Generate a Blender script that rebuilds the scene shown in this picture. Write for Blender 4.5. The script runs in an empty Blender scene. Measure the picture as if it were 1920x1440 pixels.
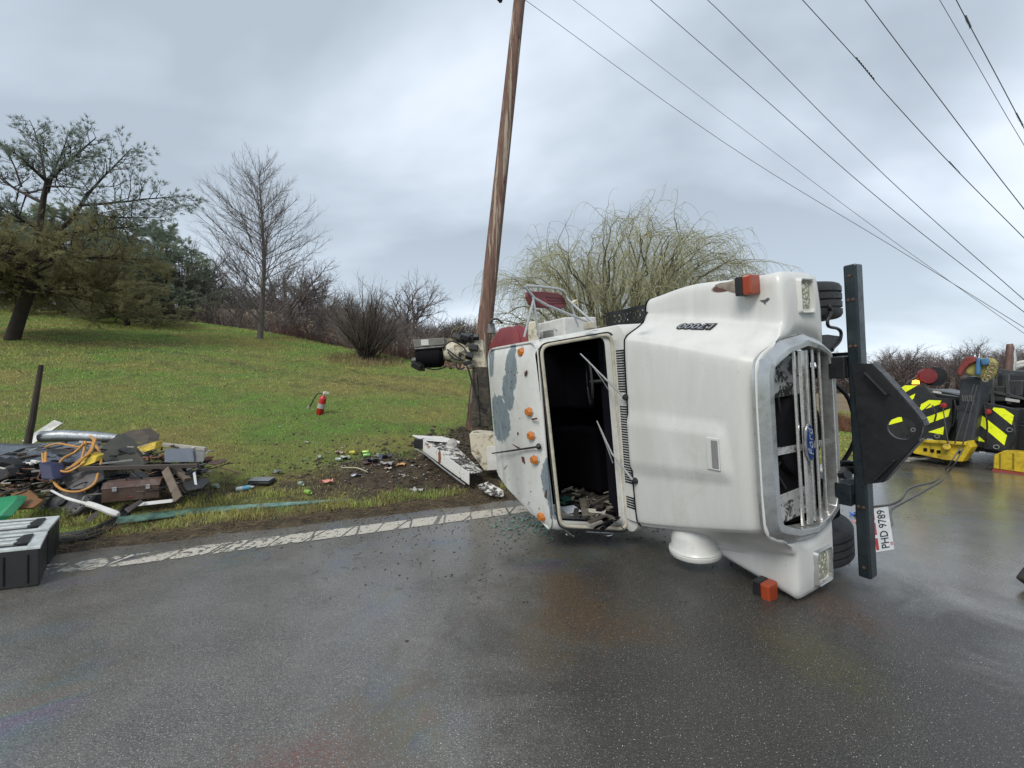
import bpy, bmesh, math, random
import numpy as np
from mathutils import Vector, Matrix, noise as mnoise
S = bpy.context.scene
R_ = math.radians
PI = math.pi
# ---------------------------------------------------------------- camera, sky, sun, exposure
CAMH = 1.55; FPX = 785.0; PIT = math.atan(5/785.)
cam_d = bpy.data.cameras.new('camera'); cam = bpy.data.objects.new('camera', cam_d)
S.collection.objects.link(cam); S.camera = cam
cam.location = (0, 0, CAMH); cam.rotation_euler = (PI/2 + PIT, 0, 0)
cam_d.sensor_width = 36; cam_d.lens = FPX/1920*36; cam_d.clip_start = .05; cam_d.clip_end = 3000
SUN_EL, SUN_AZ = 44, -152      # degrees; azimuth from +Y towards +X
world = bpy.data.worlds.new("World"); S.world = world; world.use_nodes = True
def build_world():
    nt = world.node_tree; N = nt.nodes; L = nt.links
    bg = N['Background']
    sky = N.new('ShaderNodeTexSky'); sky.sky_type = 'NISHITA'; sky.sun_disc = False
    sky.sun_elevation = R_(SUN_EL); sky.sun_rotation = R_(SUN_AZ)
    tc = N.new('ShaderNodeTexCoord'); sp = N.new('ShaderNodeSeparateXYZ'); L.new(tc.outputs['Generated'], sp.inputs[0])
    def m(op, a, b=None, c=None):
        n = N.new('ShaderNodeMath'); n.operation = op
        for i, v in enumerate((a, b, c)):
            if v is None: continue
            if isinstance(v, (int, float)): n.inputs[i].default_value = v
            else: L.new(v, n.inputs[i])
        return n.outputs[0]
    z = m('ADD', m('MAXIMUM', sp.outputs[2], 0.0), .34)
    cb = N.new('ShaderNodeCombineXYZ')
    L.new(m('DIVIDE', sp.outputs[0], z), cb.inputs[0]); L.new(m('DIVIDE', sp.outputs[1], z), cb.inputs[1]); cb.inputs[2].default_value = 3.3
    mp = N.new('ShaderNodeMapping'); L.new(cb.outputs[0], mp.inputs[0])
    mp.inputs['Rotation'].default_value = (0, 0, R_(28)); mp.inputs['Scale'].default_value = (.85, 1.3, 1)
    n1 = N.new('ShaderNodeTexNoise'); L.new(mp.outputs[0], n1.inputs['Vector'])
    n1.inputs['Scale'].default_value = 1.15; n1.inputs['Detail'].default_value = 5; n1.inputs['Roughness'].default_value = .47; n1.inputs['Distortion'].default_value = .25
    n2 = N.new('ShaderNodeTexNoise'); L.new(cb.outputs[0], n2.inputs['Vector'])
    n2.inputs['Scale'].default_value = .42; n2.inputs['Detail'].default_value = 2
    f = m('ADD', m('MULTIPLY', n1.outputs['Fac'], .62), m('MULTIPLY', n2.outputs['Fac'], .45))
    r = N.new('ShaderNodeValToRGB'); L.new(f, r.inputs[0])
    e = r.color_ramp.elements
    e[0].position = .435; e[0].color = (.33, .395, .475, 1)
    e[1].position = .66; e[1].color = (.73, .80, .89, 1)
    q = e.new(.495); q.color = (.43, .505, .60, 1)
    q = e.new(.565); q.color = (.60, .675, .79, 1)
    # bright rim towards the horizon
    hz = N.new('ShaderNodeMapRange'); L.new(sp.outputs[2], hz.inputs[0])
    hz.inputs[1].default_value = 0; hz.inputs[2].default_value = .35; hz.inputs[3].default_value = .55; hz.inputs[4].default_value = 0
    mx = N.new('ShaderNodeMixRGB'); L.new(hz.outputs[0], mx.inputs[0]); L.new(r.outputs[0], mx.inputs[1]); mx.inputs[2].default_value = (.56, .66, .76, 1)
    sc = N.new('ShaderNodeMixRGB'); sc.blend_type = 'MULTIPLY'; sc.inputs[0].default_value = 1
    L.new(mx.outputs[0], sc.inputs[1]); sc.inputs[2].default_value = (10.2, 9.9, 9.5, 1)
    fm = N.new('ShaderNodeMixRGB'); fm.inputs[0].default_value = .93     # thin cloud lets a little of the clear sky through
    L.new(sky.outputs[0], fm.inputs[1]); L.new(sc.outputs[0], fm.inputs[2])
    L.new(fm.outputs[0], bg.inputs['Color']); bg.inputs['Strength'].default_value = .1
build_world()
sun_d = bpy.data.lights.new('sun', 'SUN'); sun_d.energy = 1.9; sun_d.angle = R_(25); sun_d.color = (1, .95, .86)
sun = bpy.data.objects.new('sun', sun_d); S.collection.objects.link(sun)
sun.rotation_euler = (R_(90-SUN_EL), 0, R_(180-SUN_AZ)) 
S.view_settings.view_transform = 'Standard'; S.view_settings.look = 'None'; S.view_settings.gamma = 1
S.view_settings.exposure = .58
S.render.engine = 'CYCLES'
try:
    S.cycles.max_bounces = 6; S.cycles.transparent_max_bounces = 8
except Exception: pass
rnd = random.Random(7)
# ---------------------------------------------------------------- frames and small maths
def rotm(a, b):
    ca, sa = math.cos(a), math.sin(a); F = Vector((ca, sa, 0)); Lx = Vector((0, 0, 1)); U = F.cross(Lx)
    q = Matrix.Rotation(b, 3, F); Lx = q @ Lx; U = q @ U
    return Matrix((F, Lx, U)).transposed()
TR = rotm(R_(-61), R_(5.3)); TT = Vector((3.109, 3.554, CAMH-.253))
TM = Matrix.Translation(TT) @ TR.to_4x4(); TI = TM.inverted()
CAM = Vector((0, 0, CAMH))
def ray(u, v):
    c, s = math.cos(PIT), math.sin(PIT); d = ((u-960)/FPX, 1, -(v-720)/FPX)
    return Vector((d[0], c*d[1]-s*d[2], s*d[1]+c*d[2]))
def WD(u, v, y):                       # world point seen at (u, v), y metres ahead
    d = ray(u, v); return CAM + d*(y/d.y)
def TP(u, v, ax, val):                 # point of a truck plane seen at (u, v)
    o = TI @ CAM; d = TR.transposed() @ ray(u, v); return o + d*((val-o[ax])/d[ax])
def TW(u, v, off=0.):                  # on the windshield plane
    o = TI @ CAM; d = TR.transposed() @ ray(u, v); n = Vector((.57, 0, .17)).normalized()
    return o + d*((n.dot(Vector((-1.38, 0, 1.68)) + n*off - o))/n.dot(d))
def ss(a, b, x):
    t = np.clip((x-a)/(b-a), 0, 1); return t*t*(3-2*t)
TC = ([-60, -22.5, -3.8, 5.1, 14, 60], [46, 43.6, 28.9, 16.8, 22, 30])
def terr(x, y):
    x = np.asarray(x, float); y = np.asarray(y, float)
    s = -.399*x+.917*y; t = .917*x+.399*y
    m = 1-.9*ss(5, 15, t)
    sc = np.interp(t, *TC); k = 1.2
    se = .5*(s+sc-np.sqrt((s-sc)**2+k*k))
    z = .22*.5*((se-6.2)+np.sqrt((se-6.2)**2+.35**2))*m
    off = s > 5.3
    bump = .012*np.sin(x*7.1+1.3*np.sin(y*3.3))+.01*np.sin(y*9.7+x*2.2)+.008*np.sin(x*17+y*13)
    lawn = .03*np.sin(x*.9+.5*np.sin(y*.7))*np.sin(y*.8+x*.3)
    z = z + np.where(off, .012+bump*.8+lawn*ss(6, 9, s), 0)
    z = np.where(s < 5.3, -.03+ss(5.05, 5.3, s)*.03, z)
    z = z + .16*np.exp(-((x+.75)**2+(y-8.7)**2)/.35) + .06*np.exp(-((x+1.6)**2/1.6+(y-7)**2/.7))*np.sin(x*11)*np.sin(y*13)
    az = x/np.maximum(y, 1)
    hl = 18.5+6*np.clip(-az, -.2, .6)
    H = hl*(1-ss(.02, .45, az))+1.0*ss(.02, .45, az)
    z = z + H*ss(55, 165, y)*(s > 10) - .8*ss(0, 20, s-sc)*(1-ss(60, 90, y))*(t < 10)
    # the other side of the road
    z = np.where(s < -7.5, -.05+.02*(-7.5-s).clip(0, 20), z)
    return z
def tz(x, y): return float(terr(x, y))
def GP(u, v, dz=0.):                   # terrain point seen at (u, v)
    d = ray(u, v); y = 2.
    for i in range(4000):
        p = CAM + d*(y/d.y)
        if p.z <= tz(p.x, p.y)+dz: return p
        y += .01 if y < 15 else .05
    return p
# ---------------------------------------------------------------- materials
MATS = {}
class NT:
    def __init__(s, name):
        s.m = bpy.data.materials.new(name); s.m.use_nodes = True; s.t = s.m.node_tree
        s.N = s.t.nodes; s.L = s.t.links; s.b = s.N['Principled BSDF']
        s.tc = s.N.new('ShaderNodeTexCoord').outputs['Object']
    def put(s, inp, v):
        if isinstance(v, (int, float)): inp.default_value = v
        elif isinstance(v, (tuple, list)): inp.default_value = tuple(v)+((1,) if len(v) == 3 and len(inp.default_value) == 4 else ())
        else: s.L.new(v, inp)
    def noise(s, sc, det=4, ro=.55, vec=None, dist=0, out='Fac', scale3=None):
        n = s.N.new('ShaderNodeTexNoise'); v = vec or s.tc
        if scale3:
            mp = s.N.new('ShaderNodeMapping'); s.L.new(v, mp.inputs[0]); mp.inputs['Scale'].default_value = scale3; v = mp.outputs[0]
        s.L.new(v, n.inputs['Vector']); n.inputs['Scale'].default_value = sc; n.inputs['Detail'].default_value = det
        n.inputs['Roughness'].default_value = ro; n.inputs['Distortion'].default_value = dist
        return n.outputs[out]
    def voro(s, sc, out='Distance', feat='F1', vec=None):
        n = s.N.new('ShaderNodeTexVoronoi'); n.feature = feat; s.L.new(vec or s.tc, n.inputs['Vector']); n.inputs['Scale'].default_value = sc
        return n.outputs[out]
    def ramp(s, f, *st):
        n = s.N.new('ShaderNodeValToRGB'); s.L.new(f, n.inputs[0]); e = n.color_ramp.elements
        while len(e) < len(st): e.new(.5)
        for k, (p, c) in enumerate(st):
            e[k].position = p; e[k].color = (c, c, c, 1) if isinstance(c, (int, float)) else tuple(c)+(1,)
        return n.outputs[0]
    def mix(s, f, a, b, mode='MIX'):
        n = s.N.new('ShaderNodeMixRGB'); n.blend_type = mode
        for i, v in zip(n.inputs, (f, a, b)): s.put(i, v)
        return n.outputs[0]
    def math(s, op, a, b=0.):
        n = s.N.new('ShaderNodeMath'); n.operation = op; s.put(n.inputs[0], a); s.put(n.inputs[1], b); return n.outputs[0]
    def attr(s, name, out='Fac'):
        n = s.N.new('ShaderNodeAttribute'); n.attribute_name = name; return n.outputs[out]
    def bump(s, h, st=.3, d=.01):
        n = s.N.new('ShaderNodeBump'); n.inputs['Strength'].default_value = st; n.inputs['Distance'].default_value = d
        s.L.new(h, n.inputs['Height']); s.L.new(n.outputs[0], s.b.inputs['Normal']); return n
    def set(s, col=None, rough=None, metal=None, spec=None, alpha=None, trans=None, coat=None):
        for k, v in (('Base Color', col), ('Roughness', rough), ('Metallic', metal), ('Specular IOR Level', spec), ('Alpha', alpha), ('Transmission Weight', trans), ('Coat Weight', coat)):
            if v is not None: s.put(s.b.inputs[k], v)
        return s.m
def mat(name, col, rough=.5, metal=0., var=.25, sc=6., grime=0., gcol=(.06, .05, .035), bump=0., bsc=60., spec=.5, streak=None, coat=None):
    if name in MATS: return MATS[name]
    t = NT(name); d = tuple(c*(1-var) for c in col)
    c = t.mix(t.ramp(t.noise(sc, 5, .6), (.3, 0.), (.7, 1.)), d, col)
    if grime:
        g = t.noise(sc*.6, 7, .7, dist=.6, scale3=streak) if streak else t.noise(sc*.6, 7, .7, dist=.6)
        c = t.mix(t.math('MULTIPLY', t.ramp(g, (.48, 0.), (.72, 1.)), grime), c, gcol)
    r = t.ramp(t.noise(sc*2, 4), (.3, max(.02, rough-.1)), (.7, min(1, rough+.12)))
    if bump: t.bump(t.noise(bsc, 5, .6), bump, .01)
    MATS[name] = t.set(c, r, metal, spec, coat=coat); return MATS[name]
def special():
    # weathered white truck paint
    t = NT('truck_paint')
    st = t.noise(3.0, 6, .65, scale3=(1.2, .25, 1.2), dist=.4)
    c = t.mix(t.ramp(st, (.35, 0.), (.75, .9)), (.58, .585, .57), (.47, .475, .455))
    c = t.mix(t.math('MULTIPLY', t.ramp(t.noise(2.0, 7, .7, scale3=(2.6, .16, 2.6), dist=.3), (.55, 0.), (.72, 1.)), .18), c, (.72, .73, .72))
    c = t.mix(t.math('MULTIPLY', t.ramp(t.noise(1.1, 9, .78, dist=.5), (.56, 0.), (.70, 1.)), .30), c, (.30, .285, .24))
    c = t.mix(t.ramp(t.noise(3.3, 9, .85, scale3=(.5, 3, 1), dist=1.2), (.715, 0.), (.73, .8)), c, (.20, .19, .17))
    c = t.mix(t.math('MULTIPLY', t.ramp(t.noise(9, 8, .75, dist=.8), (.60, 0.), (.78, 1.)), .45), c, (.30, .27, .20))
    ch = t.math('MULTIPLY', t.ramp(t.voro(16), (.035, 1.), (.06, 0.)), t.ramp(t.noise(2.3, 3), (.50, 0.), (.58, 1.)))
    c = t.mix(ch, c, (.10, .075, .06))
    pr = t.math('ADD', t.attr('primer'), t.math('MULTIPLY', t.math('SUBTRACT', t.noise(14, 8, .75), .5), 1.1))
    pm = t.ramp(pr, (.49, 0.), (.52, 1.))
    pc = t.mix(t.ramp(t.noise(18, 5, .7, scale3=(1, .3, 1)), (.35, 0.), (.75, 1.)), (.115, .15, .17), (.20, .24, .26))
    c = t.mix(pm, c, pc)
    ru = t.ramp(t.attr('rust'), (.5, 0.), (.6, 1.)); c = t.mix(ru, c, (.085, .032, .022))
    t.bump(t.noise(90, 3), .04, .004)
    r = t.mix(pm, t.ramp(t.noise(5, 4), (.3, .28), (.7, .48)), (.8, .8, .8))
    t.set(c, r, 0., .5); MATS['paint'] = t.m
    # asphalt
    t = NT('wet_asphalt')
    big = t.noise(.35, 4, .55, dist=.6); mid = t.noise(2.2, 6, .65)
    ag = t.voro(170, 'Color'); agv = t.math('MULTIPLY', t.ramp(ag, (.0, 0.), (1., 1.)), 1.)
    c = t.mix(t.ramp(mid, (.3, 0.), (.7, 1.)), (.072, .066, .056), (.145, .133, .114))
    c = t.mix(t.ramp(t.noise(34, 4, .75), (.40, .42), (.58, 0.)), c, (.024, .022, .020))
    spk = t.ramp(t.noise(135, 3, .6), (.57, 0.), (.66, 1.))
    c = t.mix(t.math('MULTIPLY', spk, .85), c, (.36, .36, .34))
    c = t.mix(t.ramp(t.noise(120, 2), (.56, 0.), (.68, .9)), c, (.010, .010, .010))
    br = t.math('MULTIPLY', t.ramp(t.noise(.8, 6, .7, dist=.9), (.50, 0.), (.66, 1.)), t.ramp(t.noise(11, 6, .75), (.38, 0.), (.62, 1.)))
    c = t.mix(br, c, (.060, .040, .022))
    def blob(cx, cy, rx, ry, rz=0):
        mp = t.N.new('ShaderNodeMapping'); mp.vector_type = 'TEXTURE'; t.L.new(t.tc, mp.inputs[0]); mp.inputs['Location'].default_value = (cx, cy, 0); mp.inputs['Rotation'].default_value = (0, 0, rz); mp.inputs['Scale'].default_value = (rx, ry, 1e6)
        v = t.N.new('ShaderNodeVectorMath'); v.operation = 'LENGTH'; t.L.new(mp.outputs[0], v.inputs[0]); return v.outputs['Value']
    # a darker, rougher area before the cab, with brown mud and rusty fluid in it
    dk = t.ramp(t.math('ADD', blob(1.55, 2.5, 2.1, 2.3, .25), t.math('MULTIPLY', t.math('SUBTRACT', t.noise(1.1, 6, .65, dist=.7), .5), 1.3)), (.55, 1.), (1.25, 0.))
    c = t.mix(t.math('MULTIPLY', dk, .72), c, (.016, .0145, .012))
    for (cx, cy, rx, ry, col) in ((.42, 3.15, .30, .75, (.085, .045, .018)), (.62, 2.75, .5, .3, (.075, .045, .02)), (.18, 2.6, .25, .45, (.07, .05, .025)), (-.85, 1.72, .34, .26, (.12, .045, .028)), (-.55, 1.95, .3, .4, (.08, .06, .03)), (1.75, 2.4, .3, .5, (.06, .055, .02)), (2.3, 2.9, .3, .35, (.08, .045, .03))):
        f = t.ramp(t.math('ADD', blob(cx, cy, rx, ry), t.math('MULTIPLY', t.math('SUBTRACT', t.noise(4.5, 7, .75, dist=.5), .5), 2.6)), (.35, .9), (1.15, 0.)); f = t.math('MULTIPLY', f, t.ramp(t.noise(38, 5, .8), (.40, .1), (.60, 1.))); c = t.mix(f, c, col)
    ckv = t.N.new('ShaderNodeVectorMath'); ckv.operation = 'ADD'; t.L.new(t.tc, ckv.inputs[0]); nz = t.N.new('ShaderNodeTexNoise'); nz.inputs['Scale'].default_value = 2.2; nz.inputs['Detail'].default_value = 6; t.L.new(t.tc, nz.inputs['Vector']); vs_ = t.N.new('ShaderNodeVectorMath'); vs_.operation = 'SCALE'; vs_.inputs['Scale'].default_value = .55; t.L.new(nz.outputs['Color'], vs_.inputs[0]); t.L.new(vs_.outputs[0], ckv.inputs[1])
    crk = t.math('MULTIPLY', t.ramp(t.voro(.42, 'Distance', 'DISTANCE_TO_EDGE', ckv.outputs[0]), (.0035, 1.), (.007, 0.)), t.ramp(t.noise(.9, 3), (.48, 0.), (.56, .8)))
    c = t.mix(t.math('MULTIPLY', crk, .0), c, (.010, .009, .008))
    # oil film on the water: faint coloured bands
    fl = t.ramp(t.noise(.55, 3, .5, dist=1.6), (.53, 0.), (.66, 1.))
    hue = t.ramp(t.noise(1.7, 4, .5, dist=2.2), (.30, (.10, .05, .17)), (.42, (.035, .06, .20)), (.52, (.04, .11, .12)), (.60, (.10, .10, .04)), (.70, (.15, .07, .06)))
    c = t.mix(t.math('MULTIPLY', fl, .33), c, hue)
    wet = t.ramp(t.math('ADD', t.math('MULTIPLY', big, .65), t.math('MULTIPLY', mid, .35)), (.42, 0.), (.60, 1.))
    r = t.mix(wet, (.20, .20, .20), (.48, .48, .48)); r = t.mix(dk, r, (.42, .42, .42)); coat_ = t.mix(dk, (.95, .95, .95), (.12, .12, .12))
    c = t.mix(t.ramp(t.noise(150, 2, .5), (.68, 0.), (.71, 1.)), c, (.70, .70, .66))  # wet sparkle painted into the colour as tiny pale specks
    b = t.bump(t.math('ADD', t.noise(80, 3, .6), t.math('MULTIPLY', t.noise(9, 3), .5)), .7, .008)
    t.set(c, r, 0., .6, coat=coat_); t.b.inputs['Coat Roughness'].default_value = .22; MATS['asphalt'] = t.m
    # worn white edge line
    t = NT('road_paint')
    a = t.math('ADD', t.noise(16, 8, .72, dist=.5), t.attr('wear'))
    al = t.ramp(a, (.44, 0.), (.50, 1.))
    mp = t.N.new('ShaderNodeMapping'); t.L.new(t.tc, mp.inputs[0]); mp.inputs['Rotation'].default_value = (0, 0, -.41); mp.inputs['Scale'].default_value = (4.5, 1.1, 1)
    mp2 = t.N.new('ShaderNodeVectorMath'); mp2.operation = 'ADD'; t.L.new(mp.outputs[0], mp2.inputs[0]); mp2.inputs[1].default_value = (0, 0, 0)
    cr = t.ramp(t.math('ADD', t.voro(1., 'Distance', 'DISTANCE_TO_EDGE', mp2.outputs[0]), t.math('MULTIPLY', t.noise(25, 4), .06)), (.045, 0.), (.075, 1.))
    c = t.mix(t.ramp(t.noise(60, 4, .7), (.4, 0.), (.7, 1.)), (.36, .335, .285), (.60, .57, .50))
    t.bump(t.noise(120, 3), .3, .003)
    t.set(c, .45, 0., .5, alpha=t.math('MULTIPLY', al, cr)); MATS['line'] = t.m
    # ground
    t = NT('lawn_soil')
    n1 = t.noise(.28, 4, .6, dist=.5, scale3=(1, 1.8, 1)); n2 = t.noise(3.5, 6, .7); n3 = t.noise(45, 3, .7, scale3=(1, .5, 1))
    g = t.mix(t.ramp(n1, (.40, 0.), (.62, 1.)), (.12, .20, .04), (.22, .20, .06))
    g = t.mix(t.ramp(n2, (.45, 0.), (.75, .8)), g, (.11, .085, .038))
    g = t.mix(t.ramp(n3, (.35, 0.), (.7, .6)), g, (.028, .042, .012))
    tr = t.attr('track'); g = t.mix(t.math('MULTIPLY', tr, t.ramp(n2, (.35, .1), (.6, .85))), g, (.045, .043, .022))
    mudc = t.mix(t.ramp(t.noise(7, 7, .7), (.35, 0.), (.65, 1.)), (.028, .022, .015), (.095, .074, .048))
    mm = t.math('ADD', t.attr('mud'), t.math('MULTIPLY', t.math('SUBTRACT', t.noise(5, 6, .7), .5), .9))
    g = t.mix(t.ramp(mm, (.42, 0.), (.62, 1.)), g, mudc)
    fc = t.mix(t.ramp(t.noise(.06, 5, .6, scale3=(1, 3, 1)), (.35, 0.), (.65, 1.)), (.16, .115, .07), (.22, .165, .105))
    g = t.mix(t.attr('field'), g, fc)
    bc = t.mix(t.ramp(t.noise(1.5, 5), (.35, 0.), (.65, 1.)), (.045, .036, .024), (.10, .075, .045))
    g = t.mix(t.attr('brush'), g, bc)
    t.bump(t.math('ADD', t.noise(30, 5, .7), t.noise(5, 4)), .8, .04)
    t.set(g, .9, 0., .25); MATS['ground'] = t.m
    # grass blades
    t = NT('grass_blades')
    n1 = t.noise(.28, 4, .6, dist=.5, scale3=(1, 1.8, 1)); n2 = t.noise(3.5, 6, .7)
    g = t.mix(t.ramp(n1, (.40, 0.), (.62, 1.)), (.21, .40, .06), (.42, .40, .115))
    g = t.mix(t.ramp(n2, (.45, 0.), (.75, .8)), g, (.21, .17, .065))
    g = t.mix(t.ramp(t.attr('rn'), (.70, 0.), (.78, .85)), g, (.34, .28, .14))
    g = t.mix(t.math('MULTIPLY', t.ramp(t.attr('rn'), (.0, 1.), (.3, 0.)), .5), g, (.05, .085, .02))
    t.set(g, .65, 0., .3); MATS['grass'] = t.m
    # utility pole wood
    t = NT('pole_wood')
    gr = t.noise(6, 6, .7, scale3=(6, 6, .35), dist=.4)
    c = t.mix(t.ramp(gr, (.35, 0.), (.65, 1.)), (.085, .047, .036), (.21, .125, .098))
    c = t.mix(t.ramp(t.noise(3.0, 5, .6, scale3=(3.2, 3.2, .16)), (.57, 0.), (.62, .75)), c, (.42, .36, .29))
    c = t.mix(t.ramp(t.noise(14, 4, scale3=(1, 1, .4)), (.66, 0.), (.70, .9)), c, (.03, .02, .015))
    t.bump(t.noise(25, 6, .7, scale3=(6, 6, .3)), .6, .02); t.set(c, .75, 0., .3); MATS['pole'] = t.m
    # peeling silver paint on black
    t = NT('peeling_silver')
    k = t.ramp(t.noise(9, 9, .8, dist=.5), (.50, 0.), (.53, 1.))
    c = t.mix(k, (.42, .43, .43), (.02, .02, .02)); t.bump(k, .5, .003); t.set(c, .5, .1); MATS['peel'] = t.m
    # rusty flaking white panel
    t = NT('flaking_white')
    k = t.ramp(t.noise(9, 9, .8, dist=.6), (.48, 0.), (.51, 1.)); ru = t.ramp(t.noise(2.7, 5, .6, dist=.3), (.60, 0.), (.66, 1.))
    c = t.mix(k, (.56, .56, .53), (.035, .030, .025)); c = t.mix(ru, c, (.16, .06, .02)); t.bump(k, .6, .004); t.set(c, .6); MATS['flake'] = t.m
    t = NT('rust_spotted_white'); ru = t.ramp(t.noise(3.4, 6, .7, dist=.5), (.54, 0.), (.58, 1.)); k = t.ramp(t.noise(11, 8, .75), (.60, 0.), (.66, 1.))
    c = t.mix(ru, (.56, .56, .54), (.17, .065, .022)); c = t.mix(k, c, (.05, .04, .03)); t.set(c, .55); MATS['rustspot'] = t.m
    t = NT('cream_rusty')
    ru = t.ramp(t.noise(6, 8, .75, dist=.8), (.52, 0.), (.62, 1.))
    c = t.mix(ru, (.50, .47, .37), (.13, .075, .03)); c = t.mix(t.ramp(t.noise(4, 6), (.58, 0.), (.66, 1.)), c, (.03, .025, .02)); t.set(c, .65); MATS['cream'] = t.m
    # leather-like mud on steel
    t = NT('muddy_steel')
    k = t.noise(5, 8, .7, dist=.7)
    c = t.mix(t.ramp(k, (.4, 0.), (.65, 1.)), (.022, .020, .017), (.085, .070, .050)); t.bump(k, .9, .05); t.set(c, .7); MATS['mud'] = t.m
    # hi-vis film
    t = NT('hivis_yellow')
    c = t.mix(t.math('MULTIPLY', t.ramp(t.noise(8, 8, .75), (.56, 0.), (.72, 1.)), .55), t.mix(t.ramp(t.voro(60), (.1, 0.), (.5, 1.)), (.80, .93, .0), (.88, .98, .03)), (.12, .12, .05)); t.set(c, .35); MATS['hivis'] = t.m
    # lamp lenses
    for nm, col in (('amber_lens', (.55, .17, .02)), ('orange_lens', (.36, .055, .016))):
        t = NT(nm); k = t.math('FRACT', t.math('MULTIPLY', t.noise(1, 0), 1))
        w = t.N.new('ShaderNodeTexWave'); t.L.new(t.tc, w.inputs[0]); w.inputs['Scale'].default_value = 55
        t.bump(w.outputs[0], .5, .004); t.set(t.mix(w.outputs[0], tuple(c*.7 for c in col), col), .25, 0., .6); MATS[nm] = t.m
    t = NT('clear_lens'); k = t.voro(34, 'Distance')
    c = t.mix(t.ramp(k, (.05, 0.), (.5, 1.)), (.85, .84, .70), (.34, .34, .25)); t.bump(k, 1., .01); t.set(c, .15, .35, .7); MATS['lens'] = t.m
    t = NT('diamond_plate'); ck = t.voro(38); c = t.mix(t.ramp(ck, (.2, 0.), (.35, 1.)), (.42, .46, .50), (.24, .27, .31))
    t.bump(ck, .5, .006); t.set(c, .38, .85); MATS['diamond'] = t.m
    t = NT('chipped_green_glass'); c = t.mix(t.ramp(t.noise(12, 5), (.3, 0.), (.7, 1.)), (.055, .115, .095), (.15, .27, .225)); t.set(c, .18, 0., .6); MATS['teal'] = t.m
    t = NT('amber_beacon'); t.set((.9, .4, .02), .3); t.put(t.b.inputs['Emission Color'], (1., .38, .03)); t.b.inputs['Emission Strength'].default_value = 3.; MATS['beacon'] = t.m
special()
M = lambda *a, **k: mat(*a, **k)
BLACK = M('black_steel', (.018, .019, .021), .42, .2, .3, 8, .25, (.05, .045, .04), .12)
BUMPER = M('dark_teal_steel', (.026, .038, .046), .33, .45, .35, 7, .25, (.05, .06, .06), .05)
RUBBER = M('tyre_rubber', (.022, .023, .025), .68, 0, .3, 12, .35, (.055, .05, .045), .15)
CHROME = M('dull_chrome', (.62, .63, .63), .28, .75, .12, 14, .12, (.16, .15, .13), .03)
SURR = M('polished_surround', (.55, .56, .56), .30, .8, .15, 9, .15, (.30, .30, .28), .04)
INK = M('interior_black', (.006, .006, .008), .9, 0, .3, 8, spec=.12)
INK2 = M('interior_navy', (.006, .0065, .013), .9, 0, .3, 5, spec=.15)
GASK = M('cream_gasket', (.50, .47, .38), .6, 0, .3, 15, .4, (.12, .09, .06), .1)
REDM = M('faded_red_enamel', (.20, .028, .03), .40, 0, .35, 6, .3, (.07, .02, .02), .05)
MAROON = M('maroon_plastic', (.19, .045, .05), .5, 0, .25, 9, .2, (.30, .12, .12))
YEL = M('worn_yellow_paint', (.60, .43, .02), .5, 0, .3, 9, .95, (.07, .05, .03), .1)
GREYM = M('grey_metal', (.27, .28, .28), .5, .3, .25, 8, .3)
WHITEP = M('chalky_white', (.62, .62, .60), .5, 0, .2, 7, .35, (.20, .17, .13), .04)
BARK = M('grey_brown_bark', (.105, .088, .074), .9, 0, .45, 5, 0, bump=.8, bsc=14, spec=.2)
BARKD = M('dark_bark', (.052, .043, .036), .9, 0, .45, 5, 0, bump=.8, bsc=14, spec=.2)
TWIG = M('purple_brown_twigs', (.105, .083, .080), .85, 0, .35, 1.5, spec=.2)
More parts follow.
